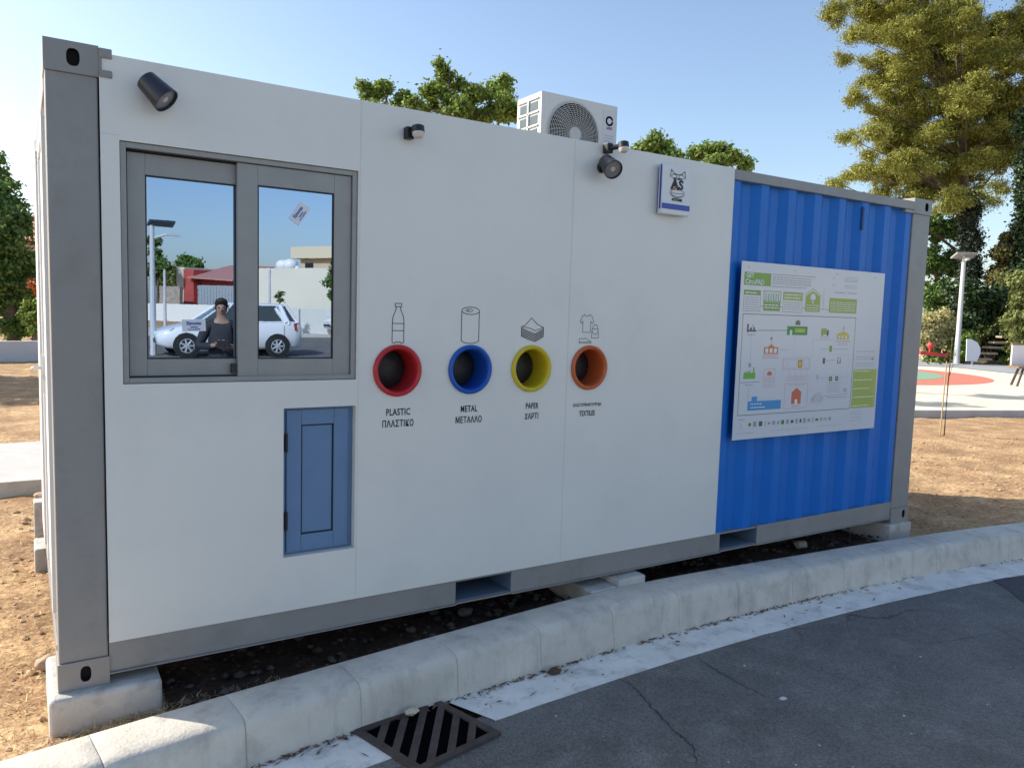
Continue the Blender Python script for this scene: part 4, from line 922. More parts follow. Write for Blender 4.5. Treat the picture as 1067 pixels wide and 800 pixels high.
tree('leafy_tree', 'small green treetop just right of the fan unit above the wall', 'tree', tuple(at(685, 340, 19).xy)+(G0,), tuple(at(682, 145, 19)), .1, bigpx([(678, 152, 10), (695, 154, 8), (665, 158, 9), (685, 165, 18), (703, 163, 9), (682, 144, 5)], 19, .4, 8), 1.5, .17, 6000, .05, m_leafy, 43, 'treetops behind the container', shell=.1)
tree('leafy_tree', 'low green treetop above the blue end of the container', 'tree', tuple(at(745, 340, 19).xy)+(G0,), tuple(at(745, 155, 19)), .1, bigpx([(735, 158, 9), (750, 157, 8), (765, 166, 9), (725, 162, 8), (745, 172, 16), (775, 172, 7)], 19, .4, 9), 1.5, .17, 6000, .05, m_leafy, 44, 'treetops behind the container', shell=.1)
# left side
tree('leafy_tree', 'dense green tree left of the container over the low white wall', 'tree', tuple(at(15, 372, 26).xy)+(G0,), tuple(at(10, 215, 26)), .2, bigpx([(-20, 205, 24), (5, 215, 18), (12, 218, 10), (17, 232, 9), (6, 250, 18), (26, 270, 10), (-10, 275, 30), (15, 280, 22), (36, 275, 8), (5, 315, 24), (28, 310, 12), (20, 340, 16), (38, 300, 6), (-25, 240, 25)], 26, .8, 12), 1.7, .36, 34000, .085, m_green, 45)
tree('leafy_tree', 'feathery tree with bare top twigs at the left edge of the photo', 'tree', tuple(at(-20, 372, 30).xy)+(G0,), tuple(at(-6, 160, 30)), .14, bigpx([(0, 165, 8), (6, 178, 7), (-8, 185, 14), (0, 195, 10), (-20, 170, 14), (16, 192, 6)], 30, .4, 13), 1.2, .2, 3600, .07, m_green, 46, shell=.1)
bush('orange_bush', 'bush with orange blossoms beside the container behind the low wall', [(36, 292, 5), (38, 300, 5), (40, 306, 4)], 24.6, .1, mat('orange_blossom', (.55, .17, .05), .6, island=.3), 700, .06, 47, rs_=.1)
bush('low_bush', 'bright green shrub at the wall left of the container', [(35, 318, 8), (40, 330, 8), (32, 332, 8), (38, 342, 6), (28, 325, 6)], 24.4, .15, m_leafy, 4500, .06, 48, rs_=.14)

tree('leafy_tree', 'unseen broad green tree added just outside the left edge to shade the bare soil', 'tree', (-4.6, 18.2, G0), (-4.6, 18.2, 4.6), .16, [(-4.6, 18.2, 4.6, 1.7, 1.7, 1.2), (-3.6, 17.4, 4.0, 1.3, 1.3, .9), (-5.6, 19, 3.8, 1.5, 1.5, 1), (-4.4, 19.4, 3.4, 1.3, 1.3, .9), (-3.9, 16.4, 3.1, 1, 1, .7)], 1.5, .4, 9000, .11, m_green, 49)  # unseen tree put in for its patchy shade on the soil behind the path
# low wall and house on the left
wl = at(-60, 366, 24); wr = at(60, 358, 24.5)
g = MB(); a = Vector((-6, 20.2)); b_ = Vector((8, 24.8)); dd = (b_-a).normalized(); n_ = Vector((-dd.y, dd.x))*.1
q = [a-n_, b_-n_, b_+n_, a+n_]
g.add([(p.x, p.y, -.3) for p in q]+[(p.x, p.y, .42) for p in q], [(0, 3, 2, 1), (4, 5, 6, 7), (0, 1, 5, 4), (1, 2, 6, 5), (2, 3, 7, 6), (3, 0, 4, 7)])
tag(g.build('low_wall', mat('white_masonry', (.55, .56, .58), .85, var=.06, vs=2), bevel=.01), 'low white garden wall behind the bare soil on the left', 'wall')
hs = thing('house', 'small house with orange tiled roof behind the trees on the left', 'house', tuple(at(40, 370, 38).xy)+(G0,))
c0 = at(55, 300, 38); hx, hy = c0.x, c0.y
g = MB(); g.box(hx-1.9, hx+5, hy, hy+7, -.3, 4.4); g.build('wall', mat('house_cream', (.55, .48, .38), .9, var=.05), hs)
g = MB(); nr = 40
for k in range(nr):      # tile courses running down the slope
    x0 = hx-2.3+k*7.7/nr; g.rings([[(x0+.096*(1+math.cos(t_*math.pi/5)), hy-.5+s_*4.2, 4.3+s_*1.6+.07*math.sin(t_*math.pi/5)) for t_ in range(6)] for s_ in (0, .25, .5, .75, 1)], 0, False, False, False)
g.box(hx-2.2, hx+5.2, hy-.4, hy+7, 4.2, 4.28, 0)
g.build('roof', mat('roof_tile', (.42, .17, .09), .8, var=.25, vs=3, bump=.3), hs)
g = MB(); g.box(hx+.2, hx+1.2, hy-.01, hy+.02, 1.6, 2.9); g.build('window', m_black, hs)

# ------------------------------------------------------------------ playground things
lp = at(996, 384, 33.2); lb_ = Vector((lp.x, lp.y, 0))
st = thing('street_lamp', 'white street lamp with tilted solar panel beside the playground', 'street lamp', tuple(lb_))
topz = at(1004, 270, 33.2).z; tx = at(1004.5, 270, 33.2)
m_pole = mat('pole_white', (.50, .51, .53), .5)
g = MB(); g.tube([lb_, lb_.lerp(Vector((tx.x, tx.y, topz)), .3), Vector((tx.x, tx.y, topz))], [.13, .10, .08], 14); g.lathe(lb_, (0, 0, 1), [(.3, 0), (.3, .03)], 4); g.build('pole', m_pole, st, smooth=True)
g = MB(); pc = Vector((tx.x, tx.y, topz+.12)); rx = _r; tl = (Vector((-rx.y, rx.x, 0))*.9+Vector((0, 0, -.35))).normalized(); nrm_ = rx.cross(tl)
q = [pc+rx*s*.44+tl*t_*.27 for s, t_ in ((-1, -1), (1, -1), (1, 1), (-1, 1))]
g.add([p for p in q]+[p+nrm_*.06 for p in q], [(0, 3, 2, 1), (4, 5, 6, 7), (0, 1, 5, 4), (1, 2, 6, 5), (2, 3, 7, 6), (3, 0, 4, 7)])
g.build('solar_panel', mat('solar_panel', (.33, .31, .30), .4), st)
g = MB(); g.cyl(Vector((tx.x, tx.y, topz-.1)), pc, .05); hd2 = pc - _r*.1 - Vector((_f.x, _f.y, 0))*.5 - Vector((0, 0, .16)); g.cyl(Vector((tx.x, tx.y, topz-.05)), hd2, .04, .06); g.build('lamp_arm', m_pole, st)
# seesaw
sp_ = at(971, 381, 32.2); sx_, sy_ = sp_.x, sp_.y; m_redp = mat('red_play_paint', (.55, .04, .03), .4)
ss = thing('seesaw', 'small red spring seesaw on the playground near the container end', 'seesaw', (sx_, sy_, .016))
def P3(a, h, dpt=0): v = _r*a + Vector((_f.x, _f.y, 0)).normalized()*dpt; return Vector((sx_+v.x, sy_+v.y, h))
g = MB(); 
for dpt in (-.1, .1): g.tube([P3(-.6, .48, dpt), P3(.55, .40, dpt)], .07, 8)
g.build('beam', m_redp, ss)
for s_ in (-.15, .35):
    g = MB(); g.tube([P3(s_+.05*math.cos(t_*.9), .02+t_*.022, .05*math.sin(t_*.9)) for t_ in range(20)], .022, 6); g.build('spring', m_black, ss)
g = MB(); g.tube([P3(-.15, .45), P3(-.12, .75)], .035, 8); g.lathe(P3(-.12, .80), (0, 0, 1), [(.09, -.12), (.13, 0), (.08, .12)], 12); g.build('handle', m_redp, ss)
g = MB(); g.lathe(P3(-.5, .5), (0, 0, 1), [(.16, 0), (.16, .05)], 12); g.build('seat', m_redp, ss); g = MB(); g.lathe(P3(.45, .42), (0, 0, 1), [(.16, 0), (.16, .05)], 12); g.build('seat', m_redp, ss)
# rounded white play panel on post
p_ = at(1013, 382, 32.3); pp_ = thing('play_panel', 'white rounded panel on a short post right of the street lamp', 'play panel', (p_.x, p_.y, .016))
g = MB(); c1 = at(1014, 366, 32.3); ptsf = [(-.26, -.42), (.2, -.42), (.32, -.1), (.30, .15), (.15, .38), (-.1, .5), (-.3, .5), (-.28, .1)]
fv = Vector((_f.x, _f.y, 0)).normalized(); f1 = [c1+_r*a_+Vector((0, 0, b2)) for a_, b2 in ptsf]
g.rings([f1, [p+fv*.05 for p in f1]]); g.build('panel', mat('panel_white', (.66, .66, .70), .5), pp_, bevel=.01)
g = MB(); g.cyl((c1.x, c1.y, .016), (c1.x, c1.y, c1.z-.4), .04); g.build('post', m_pole, pp_)
# bench at right edge
b0 = at(1064, 412, 21.5); bn = thing('bench', 'bench with white back panel and dark slanted legs at the right edge', 'bench', (b0.x, b0.y, 0))
def Q(a, h, dpt=0): v = _r*a + fv*dpt; return Vector((b0.x+v.x, b0.y+v.y, h))
def obox(mb, a0, a1, h0, h1, d0, d1, mi=0):
    mb.add([Q(a0, h0, d0), Q(a1, h0, d0), Q(a1, h0, d1), Q(a0, h0, d1), Q(a0, h1, d0), Q(a1, h1, d0), Q(a1, h1, d1), Q(a0, h1, d1)], [(0, 3, 2, 1), (4, 5, 6, 7), (0, 1, 5, 4), (1, 2, 6, 5), (2, 3, 7, 6), (3, 0, 4, 7)], mi)
g = MB(); obox(g, -.2, 1.6, .50, .56, -.1, .4); g.build('seat', m_wood, bn, bevel=.005)
g = MB(); obox(g, -.12, 1.6, .56, 1.14, .36, .42); g.build('backrest', mat('panel_white', (.66, .66, .70), .5), bn, bevel=.005)
g = MB(); obox(g, -.14, 1.62, 1.14, 1.19, .34, .44); g.build('top_rail', m_wood, bn, bevel=.004)
for a_ in (0., 1.4):
    g = MB(); g.tube([Q(a_-.14, 0.0, .0), Q(a_+.06, .5, .1)], .035, 6); g.tube([Q(a_-.02, 0.0, .45), Q(a_+.06, .5, .3)], .035, 6); g.build('leg', m_rust, bn)
# garden steps
gs0 = at(1028, 378, 34.4); gs = thing('garden_steps', 'rustic wooden garden steps climbing the bank to the right', 'steps', (gs0.x, gs0.y, .016))
for k, (pa, pb2, py) in enumerate(((1018, 1034, 373), (1022, 1040, 367), (1030, 1047, 361), (1036, 1052, 356), (1044, 1056, 350))):
    d_ = 33.3+k*.12; a_ = at(pa, py, d_); b2 = at(pb2, py, d_); g = MB()
    q = [a_, b2, b2+fv*.45, a_+fv*.45]
    g.add([(p.x, p.y, a_.z-.09) for p in q]+[(p.x, p.y, a_.z) for p in q], [(0, 3, 2, 1), (4, 5, 6, 7), (0, 1, 5, 4), (1, 2, 6, 5), (2, 3, 7, 6), (3, 0, 4, 7)])
    g.build('tread', mat('step_wood', (.36, .28, .2), .85, var=.2, vs=8), gs, bevel=.01)
# earth bank
bk = MB(); rs = []
for px in range(930, 1250, 8):
    r = []
    for k in range(9):
        q = k/8; p = at(px, 380, 34.6+q*9); r.append((p.x, p.y, .0 + 3.2*(q**.9)*min(1, max(0, (px-985)/60)) + .15*noise.noise(Vector((px*.05, q*4, 0)))))
    rs.append(r)
bk.rings(rs, 0, False, False, False); struct(bk.build('bank', soil_mat('bank_soil', (.09, .07, .04), (.14, .11, .06), (.2, .16, .09)), smooth=True))
# sapling with stake
sk = thing('sapling', 'thin bare sapling tied to a slim stake on the dry soil', 'sapling', (12.32, 3.1, G0))
g = MB(); g.tube([(12.32, 3.1, -.25), (12.31, 3.1, .6), (12.33, 3.1, 1.42)], [.013, .010, .006], 6)
g.tube([(12.32, 3.1, .8), (12.37, 3.08, 1.0), (12.40, 3.07, 1.2)], [.005, .004, .002], 5); g.tube([(12.32, 3.1, 1.1), (12.27, 3.12, 1.25)], [.004, .002], 5); g.build('stem', m_bark, sk)
g = MB(); g.tube([(12.27, 3.14, -.25), (12.275, 3.13, 1.05)], .011, 6); g.build('stake', mat('bamboo', (.42, .30, .16), .7), sk)

# ------------------------------------------------------------------ street side (seen in the window glass)
m_cream = mat('cream_render', (.62, .57, .46), .9, var=.03, vs=.6); m_lw = mat('grey_white_render', (.52, .51, .47), .9, var=.05, vs=1)
def rzbox(mb, cx, cy, ang, a0, a1, b0_, b1_, z0, z1, mi=0):
    c, s = math.cos(ang), math.sin(ang); q = [(a0, b0_), (a1, b0_), (a1, b1_), (a0, b1_)]; w_ = [(cx+a_*c-b2*s, cy+a_*s+b2*c) for a_, b2 in q]
    mb.add([(x, y, z0) for x, y in w_]+[(x, y, z1) for x, y in w_], [(0, 3, 2, 1), (4, 5, 6, 7), (0, 1, 5, 4), (1, 2, 6, 5), (2, 3, 7, 6), (3, 0, 4, 7)], mi)
# pavement on the far side
g = MB(); g.box(-60, 90, -36, -29.2, .1, .42); struct(g.build('pavement', mat('far_pavement', (.50, .47, .41), .85, var=.08, vs=1), bevel=.02))
A1 = refl(262, 300, 37.5); A2 = refl(350, 300, 35); ang = math.atan2(A2.y-A1.y, A2.x-A1.x); LL = (A2-A1).length
g = MB(); rzbox(g, A1.x, A1.y, ang, 0.0, LL+22, -.6, -.35, .2, 3.42); tag(g.build('boundary_wall', m_cream, bevel=.02), 'tall cream rendered wall across the street, mirrored in the right pane', 'wall')
g = MB(); rzbox(g, A1.x, A1.y, ang, 2.2, LL+22, .35, .6, .2, 1.56); tag(g.build('low_wall', m_lw, bevel=.02), 'lower grey-white wall in front of the tall cream wall across the street', 'wall')
# beige flat-roofed building
hb = thing('building', 'beige flat-roofed building rising behind the cream wall across the street', 'building', tuple(refl(335, 300, 60).xy)+(.3,))
b1 = refl(313, 264, 58); g = MB(); rzbox(g, b1.x, b1.y, ang, 0, 16, -8, 0, 0, 5.2); g.build('wall', mat('beige_render', (.52, .42, .30), .9, var=.05), hb)
g = MB(); rzbox(g, b1.x, b1.y, ang, -.5, 16.5, -8.3, .5, 5.2, 6.05); g.build('parapet', mat('parapet_beige', (.60, .52, .37), .9), hb)
g = MB(); rzbox(g, b1.x, b1.y, ang, .5, 1.3, .005, .05, 3.6, 4.9); g.build('window', m_black, hb); g = MB(); rzbox(g, b1.x, b1.y, ang, 4.5, 6, .005, .05, 3.4, 4.7); g.build('window', m_black, hb)
for k, (px, py, r_) in enumerate(((295, 277, .42), (302.5, 276.5, .44), (309, 280, .22))):
    c1 = refl(px, py, 45); g = MB(); g.lathe((c1.x, c1.y, c1.z-r_*.7), (0, 0, 1), [(r_*.6, 0), (r_*.95, r_*.25), (r_, r_*.8), (r_*.9, r_*1.2), (r_*.4, r_*1.5)], 20)
    g.cyl((c1.x, c1.y, .3), (c1.x, c1.y, c1.z-r_*.7), .08)
    tag(g.build('water_tank', mat('tank_white', (.72, .74, .76), .4), smooth=True, angle=60), ('white round rooftop water tank, left of the three above the wall', 'white round rooftop water tank, middle of the three above the wall', 'small white water tank, right of the three by the beige building')[k], 'water tank', 'white water tanks above the cream wall')
# distant roofs, red building, shed, low wall (left pane)
lw1 = refl(160, 320, 56); lw2 = refl(262, 322, 52); an2 = math.atan2(lw2.y-lw1.y, lw2.x-lw1.x)
g = MB(); rzbox(g, lw1.x, lw1.y, an2, -20, 7.6, -.2, 0, .2, 1.55); tag(g.build('low_wall', mat('white_render', (.66, .65, .6), .9), bevel=.02), 'long low white wall behind the parked white car, mirrored in the left pane', 'wall')
g = MB(); bw = refl(166, 305, 60); rzbox(g, bw.x, bw.y, an2, 0, 2.2, -.3, 0, .3, 2.9); tag(g.build('stone_wall', mat('brick_wall', (.33, .27, .22), .9, var=.3, vs=3)), 'brownish stone wall left of the red building across the street', 'wall')
rb_ = thing('building', 'low red building with pinkish sloping roof across the street', 'building', tuple(refl(215, 300, 64).xy)+(.3,))
r1 = refl(184, 300, 62)
g = MB(); rzbox(g, r1.x, r1.y, an2, 0, .9, -4, 0, .2, 4.5, 1); rzbox(g, r1.x, r1.y, an2, .9, 2.0, -4, .1, .2, 4.3, 0); rzbox(g, r1.x, r1.y, an2, 2.0, 6.2, -4, -.6, .2, 3.5, 0)
g.build('wall', [mat('red_render', (.40, .07, .06), .8), m_cream], rb_)
g = MB(); c_, s__ = math.cos(an2), math.sin(an2)
def LP(a_, b2, z): return (r1.x+a_*c_-b2*s__, r1.y+a_*s__+b2*c_, z)
g.add([LP(1.8, .5, 3.7), LP(6.5, .5, 3.5), LP(6.5, -4, 4.8), LP(1.8, -4, 4.9), LP(1.8, .5, 3.6), LP(6.5, .5, 3.4), LP(6.5, -4, 4.7), LP(1.8, -4, 4.8)], [(0, 1, 2, 3), (7, 6, 5, 4), (0, 4, 5, 1), (1, 5, 6, 2), (2, 6, 7, 3), (3, 7, 4, 0)])
g.build('roof', mat('pink_roof', (.42, .2, .17), .7), rb_)
sh = refl(206, 300, 58); g = MB(); rzbox(g, sh.x, sh.y, an2, 0, 4.2, -2.5, 0, .2, 3.0, 0)
for k in range(14): rzbox(g, sh.x, sh.y, an2, .05+k*.3, .12+k*.3, .001, .03, .25, 2.95, 0)
tag(g.build('shed', mat('shed_grey', (.27, .30, .32), .6)), 'grey corrugated metal shed in front of the red building', 'shed')
def rtree(name, label, specs, d_, m_, n, size, seed, rs_=.35):
    big = []
    for px, py, rp in specs: p = refl(px, py, d_); r = rp*d_/FPX; big.append((p.x, p.y, p.z, r, r, r*.8))
    b0_ = (sum(b[0] for b in big)/len(big), sum(b[1] for b in big)/len(big), .3); tp = max(b[2] for b in big)
    return tree(name, label, 'tree', b0_, (b0_[0], b0_[1], tp), .15, big, 1.6, rs_, n, size, m_, seed)
rtree('leafy_tree', 'round dark green tree above the red building, mirrored in the left pane', [(196, 272, 7), (202, 276, 6), (190, 277, 6), (198, 280, 6)], 75, m_green, 5000, .18, 51, .5)
rtree('leafy_tree', 'olive bushy tree behind the stone wall, mirrored at the left pane edge', [(168, 285, 8), (178, 285, 6), (172, 293, 9), (182, 292, 6)], 64, m_bush, 5000, .15, 52, .45)
rtree('leafy_tree', 'tall wispy tree behind the street lamp across the street', [(163, 262, 5), (161, 252, 4), (166, 273, 6), (158, 280, 8), (172, 280, 5)], 60, m_green, 3000, .14, 53, .4)
rtree('leafy_tree', 'leafy branch hanging beside the cream wall at the right pane edge', [(350, 285, 6), (346, 292, 5), (352, 300, 7), (347, 308, 4), (356, 290, 9), (352, 275, 6)], 30, m_green, 4000, .08, 54, .2)
rtree('sapling', 'thin young street tree in front of the cream wall', [(291, 313, 2.5), (293, 306, 2), (289, 309, 2)], 33, m_green, 260, .06, 55, .1)
# lamp post with solar panel, thin pole
def far_pole(name, label, px, py, d_, ptop, r_, head, cat):
    b0_ = refl(px, py, d_); t_ = refl(px, ptop, d_); z0 = roadz(b0_.y)+.0; T = thing(name, label, cat, (b0_.x, b0_.y, z0))
    g = MB(); g.tube([(b0_.x, b0_.y, z0), (b0_.x, b0_.y, t_.z)], [r_, r_*.7], 10); g.build('pole', m_pole, T, smooth=True)
    if head:
        g = MB(); x, y, z = b0_.x, b0_.y, t_.z; g.add([(x-.1, y-.25, z+.0), (x+.55, y-.25, z-.0), (x+.55, y+.25, z+.1), (x-.1, y+.25, z+.1), (x-.1, y-.25, z+.04), (x+.55, y-.25, z+.04), (x+.55, y+.25, z+.14), (x-.1, y+.25, z+.14)], [(0, 3, 2, 1), (4, 5, 6, 7), (0, 1, 5, 4), (1, 2, 6, 5), (2, 3, 7, 6), (3, 0, 4, 7)]); g.build('solar_panel', mat('pv_dark', (.03, .05, .08), .3), T)
        g = MB(); g.tube([(x, y, z-.35), (x+.4, y+.1, z-.2)], .03, 8); g.box(x+.35, x+.7, y+.03, y+.17, z-.25, z-.19); g.build('lamp_head', m_pole, T)
    return T
far_pole('street_lamp', 'pale street lamp with solar panel across the street, mirrored in the left pane', 160, 364, 21, 236, .085, True, 'street lamp')
far_pole('utility_pole', 'thin grey pole in front of the cream wall, mirrored in the right pane', 280.5, 330, 33, 281, .07, False, 'pole')
far_pole('utility_pole', 'short pale pole near the stone wall, mirrored in the left pane', 172, 328, 40, 281, .08, False, 'pole')

# ------------------------------------------------------------------ hatchback car
def car(x, y, z, rot, paint, label, group):
    T = thing('parked_car', label, 'car', (x, y, z), group, rot)
    def L(o): return local(o, T)
    st_ = [(0, .55, .42, .60, .62, .30), (.05, .66, .30, .64, .66, .26), (.25, .76, .22, .70, .76, .2), (.6, .81, .2, .78, .86, .2), (1.0, .83, .2, .88, .95, .2), (1.5, .84, .2, .93, .95, .2), (2.4, .84, .2, .95, .97, .2), (3.2, .83, .2, .97, .99, .2), (3.6, .80, .22, .98, 1.0, .22), (3.78, .74, .26, .95, .97, .26), (3.85, .66, .34, .86, .88, .34)]
    g = MB(); rs = []
    for s, w_, zb, zs, zc, _ in st_:
        half = [(0, zb), (w_*.85, zb), (w_*.97, zb+.08), (w_, zb+(zs-zb)*.5), (w_*.985, zs-.06), (w_*.93, zs), (w_*.6, (zs+zc)/2+.012), (0, zc+.01)]
        rs.append([(s, a_, b2) for a_, b2 in half]+[(s, -a_, b2) for a_, b2 in half[-2:0:-1]])
    g.rings(rs); L(g.build('body', paint, None, smooth=True, angle=50))
    # cabin
    base = [(1.02, -.66), (1.02, .66), (1.5, .77), (3.45, .75), (3.78, .62), (3.78, -.62), (3.45, -.75), (1.5, -.77)]; topp = [(1.78, -.50), (1.78, .50), (1.95, .57), (3.25, .56), (3.45, .48), (3.45, -.48), (3.25, -.56), (1.95, -.57)]
    g = MB(); g.rings([[(a_, b2, .90) for a_, b2 in base], [(a_, b2, 1.44) for a_, b2 in topp]]); L(g.build('windows', mat('car_glass', (.05, .065, .06), .08, spec=.8), None))
    g = MB(); g.rings([[(a_+(2.6-a_)*-.02, b2*1.03, 1.425) for a_, b2 in topp], [(a_, b2*.98, 1.465) for a_, b2 in topp], [(2.6+(a_-2.6)*.8, b2*.7, 1.492) for a_, b2 in topp]])
    def lr(i, t_): return Vector((base[i][0]+(topp[i][0]-base[i][0])*t_, (base[i][1]+(topp[i][1]-base[i][1])*t_)*1.012, .90+.54*t_))
    for i, r_ in ((2, .035), (7, .035), (3, .075), (6, .075), (1, .03), (0, .03), (4, .05), (5, .05)): g.tube([lr(i, 0), lr(i, .5), lr(i, 1)], r_, 6)
    for s_ in (1, -1): g.tube([(2.48, .775*s_, .92), (2.52, .57*s_, 1.44)], .03, 6); g.tube([(1.4, .775*s_, .925), (2.4, .785*s_, .955), (3.5, .76*s_, .975)], .028, 6); g.tube([(3.38, .765*s_, .96), (3.12, .60*s_, 1.36), (3.2, .58*s_, 1.43)], [.07, .045, .04], 6)
    L(g.build('roof', paint, None, smooth=True, angle=50))
    for s_ in (1, -1):
        for xw in (.72, 3.12):
            wz = .29; g = MB(); g.lathe((xw, s_*.79, wz+.01), (0, s_, 0), [(.345, 0), (.345, .052), (.30, .053)], 32); L(g.build('wheel_arch', m_gasket, None))
            g = MB(); g.lathe((xw, s_*.66, wz), (0, s_, 0), [(.27, 0), (.29, .02), (.29, .17), (.27, .195), (.19, .195), (.185, .16)], 36, 0, True, True); ty = L(g.build('wheel', m_gasket, None, smooth=True))
            g = MB(); g.lathe((xw, s_*.835, wz), (0, s_, 0), [(.19, 0), (.19, .02), (.175, .022), (.172, .0)], 32, 0, False, False)
            for k in range(7): a_ = 2*math.pi*k/7; g.tube([(xw, s_*.85, wz), (xw+.18*math.cos(a_), s_*.85, wz+.18*math.sin(a_))], [.03, .022], 5)
            g.lathe((xw, s_*.84, wz), (0, s_, 0), [(.045, 0), (.04, .025)], 16); rim = g.build('rim', mat('alloy', (.42, .43, .45), .6, metal=.1), None); rim.parent = ty
        g = MB(); g.rings([[(.06, s_*.38, .60), (.10, s_*.60, .60), (.34, s_*.745, .68), (.42, s_*.72, .76), (.2, s_*.5, .72)], [(.03, s_*.38, .61), (.07, s_*.62, .61), (.33, s_*.765, .69), (.42, s_*.735, .775), (.18, s_*.5, .735)]]); L(g.build('headlight', mat('car_lamp', (.5, .52, .54), .1), None))
        g = MB(); g.rings([[(3.80, s_*.60, .72), (3.62, s_*.79, .74), (3.58, s_*.79, .94), (3.74, s_*.66, .96)], [(3.86, s_*.62, .72), (3.66, s_*.815, .74), (3.62, s_*.81, .94), (3.80, s_*.68, .96)]]); L(g.build('taillight', mat('tail_red', (.35, .02, .02), .2), None))
        g = MB(); g.lathe((1.62, s_*.80, .98), (0, s_, .1), [(.05, 0), (.085, .05), (.08, .13), (.03, .16)], 12); L(g.build('mirror', paint, None, smooth=True))
        g = MB(); g.box(2.2, 2.36, min(s_*.835, s_*.86), max(s_*.835, s_*.86), .80, .825); L(g.build('door_handle', paint, None, bevel=.006))
        g = MB()
        for xd in (1.28, 2.47, 3.3): g.tube([(xd, s_*.842, .30), (xd, s_*.846, .6), (xd+.01, s_*.826, .88)], .004, 4)
        L(g.build('door_seam', m_gasket, None))
    g = MB(); g.box(-.012, .03, -.42, .42, .36, .47); g.box(.0, .04, -.3, .3, .535, .575); L(g.build('grille', m_black, None, bevel=.01))
    g = MB(); g.box(-.02, -.012, -.24, .24, .475, .535); L(g.build('number_plate', mat('plate_white2', (.7, .7, .66), .5), None))
    return T
pw = mat('car_white', (.72, .73, .74), .25, coat=.6)
rw = refl(289, 367, 22); cxr = rw.x-3.12; cyr = rw.y-.84
car(cxr, cyr, roadz(cyr), 0, pw, 'white hatchback parked across the street, mirrored over both window panes', 'white cars parked across the street')
rw = refl(352, 348, 34); car(rw.x-.5, rw.y, .42, 0, pw, 'white car half seen behind the leafy branch at the right pane edge', 'white cars parked across the street')

# ------------------------------------------------------------------ person across the street side (mirrored in the glass)
def skin(name, pts, edges, radii, m_, parent, sub=2, root=0):
    me = bpy.data.meshes.new(name); me.from_pydata([tuple(p) for p in pts], edges, []); me.materials.append(m_)
    o = bpy.data.objects.new(name, me); col.objects.link(o); o.parent = parent
    md = o.modifiers.new('skin', 'SKIN'); md.use_smooth_shade = True
    for i, r_ in enumerate(radii):
        r_ = r_ if isinstance(r_, tuple) else (r_, r_); o.data.skin_vertices[0].data[i].radius = r_; o.data.skin_vertices[0].data[i].use_root = (i == root)
    sd = o.modifiers.new('sub', 'SUBSURF'); sd.levels = sub; sd.render_levels = sub
    return o
pp0 = refl(231, 330, 10.3); gz = roadz(pp0.y)
PS = thing('person', 'person in dark clothes with short hair holding a phone at chest height on the street', 'person', (pp0.x, pp0.y, gz), None, R(150))
PS.rotation_euler.z = math.atan2(-pp0.x+.6, pp0.y*-1) * -1 + 0   # faces the container
PS.scale = (1.03, 1.03, 1.03)
m_skin = mat('skin', (.30, .18, .13), .55); m_hair = mat('hair_dark', (.02, .016, .012), .7); m_jk = mat('dark_jacket', (.02, .022, .03), .8); m_jn = mat('dark_trousers', (.025, .03, .045), .85); m_shoe = mat('shoe_grey', (.1, .1, .1), .7)
# local frame: +Y is forward
J = [(0, 0, .95), (0, 0, 1.12), (0, -.01, 1.32), (0, -.01, 1.46), (0, .01, 1.54), (0, .03, 1.64), (0, .03, 1.72),
     (.17, -.01, 1.42), (.27, .0, 1.16), (.10, .25, 1.17), (-.17, -.01, 1.42), (-.27, .0, 1.16), (-.06, .25, 1.19),
     (.09, 0, .90), (.11, .02, .50), (.11, -.01, .09), (.12, .14, .04), (-.09, 0, .90), (-.11, .02, .50), (-.11, -.01, .09), (-.12, .14, .04)]
E_ = [(0, 1), (1, 2), (2, 3), (3, 4), (4, 5), (5, 6), (3, 7), (7, 8), (8, 9), (3, 10), (10, 11), (11, 12), (0, 13), (13, 14), (14, 15), (15, 16), (0, 17), (17, 18), (18, 19), (19, 20)]
Rr = [(.15, .11), (.14, .10), (.16, .11), (.10, .08), .052, (.072, .085), (.062, .075), .055, .043, .03, .055, .043, .03, .085, .058, .038, .035, .085, .058, .038, .035]
skin('body', J, E_, Rr, m_skin, PS)
skin('jacket', [(0, 0, .88), (0, 0, 1.1), (0, -.01, 1.32), (0, 0, 1.49), (.175, -.01, 1.42), (.275, .0, 1.16), (.13, .21, 1.165), (-.175, -.01, 1.42), (-.275, .0, 1.16), (-.10, .21, 1.18)],
     [(0, 1), (1, 2), (2, 3), (3, 4), (4, 5), (5, 6), (3, 7), (7, 8), (8, 9)], [(.185, .135), (.17, .125), (.19, .135), (.075, .075), .075, .062, .046, .075, .062, .046], m_jk, PS)
skin('trousers', [(0, 0, .93), (.095, 0, .86), (.115, .02, .50), (.115, -.01, .12), (-.095, 0, .86), (-.115, .02, .50), (-.115, -.01, .12)], [(0, 1), (1, 2), (2, 3), (0, 4), (4, 5), (5, 6)], [(.16, .12), .105, .078, .065, .105, .078, .065], m_jn, PS)
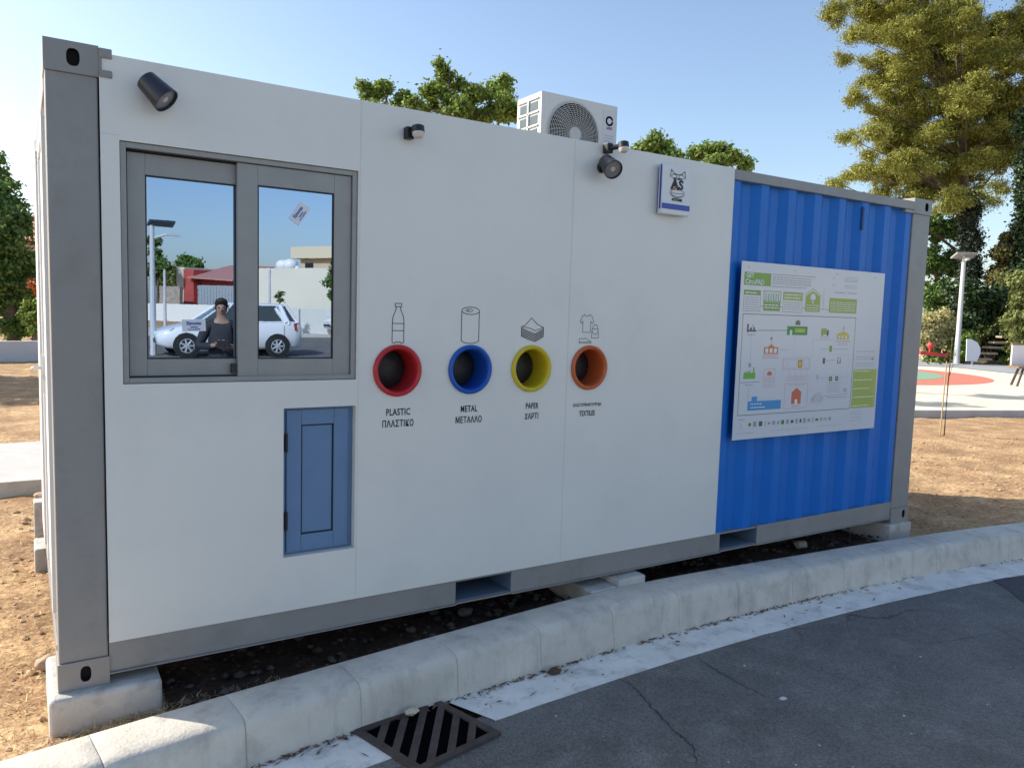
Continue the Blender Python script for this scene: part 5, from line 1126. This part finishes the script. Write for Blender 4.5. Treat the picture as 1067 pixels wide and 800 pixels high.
for s_ in (-1, 1):
    skin('shoe', [(.115*s_, -.05, .045), (.118*s_, .06, .045), (.125*s_, .17, .035)], [(0, 1), (1, 2)], [.045, .048, .036], m_shoe, PS)
    # hand: palm with five bent fingers
    hp = Vector((.10, .26, 1.175)) if s_ > 0 else Vector((-.06, .26, 1.195)); di = Vector((-s_*.6, .35, .25)).normalized(); upv = Vector((0, .25, 1)).normalized(); pts_ = [hp, hp+di*.05]; ed = [(0, 1)]; ra = [.026, .03]
    for k in range(4):
        b2 = hp+di*.07+upv*(.027-.018*k); l_ = (.034, .038, .035, .027)[k]; n0 = len(pts_); pts_ += [b2, b2+di*l_, b2+di*(l_+.02)+Vector((0, -.018, 0))]; ed += [(1, n0), (n0, n0+1), (n0+1, n0+2)]; ra += [.0105, .009, .008]
    n0 = len(pts_); pts_ += [hp+di*.02+upv*.03, hp+di*.045+upv*.055]; ed += [(0, n0), (n0, n0+1)]; ra += [.012, .009]
    skin('hand', pts_, ed, ra, m_skin, PS, 1)
g = MB(); hc = Vector((0, .035, 1.665))
g.rings([[(rx_*math.cos(a_), .03+yo+ry_*math.sin(a_), zc+max(0, 1.775-zc)*.62*max(-.2, math.sin(a_))) for a_ in [2*math.pi*i/16 for i in range(16)]] for zc, rx_, ry_, yo in ((1.625, .070, .085, -.035), (1.68, .080, .092, -.022), (1.73, .082, .094, -.014), (1.77, .066, .08, -.01), (1.79, .02, .03, -.01))])
local(g.build('hair', m_hair, None, smooth=True, angle=180), PS)
g = MB(); g.lathe((0, .10, 1.64), (0, 1, -.3), [(.016, 0), (.012, .022), (.004, .03)], 10); 
local(g.build('nose', m_skin, None, smooth=True), PS)
g = MB(); [g.lathe((s_*.03, .107, 1.668), (0, 1, 0), [(.011, 0), (.008, .004)], 10) for s_ in (-1, 1)]; g.box(-.024, .024, .105, .111, 1.600, 1.607); local(g.build('face_features', mat('eye_dark', (.05, .025, .02), .4), None), PS)
g = MB(); [g.lathe((s_*.083, .02, 1.655), (s_, .1, 0), [(.012, 0), (.03, .006), (.022, .014)], 12) for s_ in (-1, 1)]; local(g.build('ear', m_skin, None, smooth=True), PS)
# phone
ph_ = Matrix.LocRotScale(PS.location, PS.rotation_euler, PS.scale) @ Vector((.02, .33, 1.22)); g = MB(); g.box(-.075, .075, -.004, .004, -.037, .037)
o = g.build('phone', m_black, bevel=.006); o.location = ph_; o.rotation_euler = PS.rotation_euler; tag(o, 'black phone held sideways in both hands of the person', 'phone')
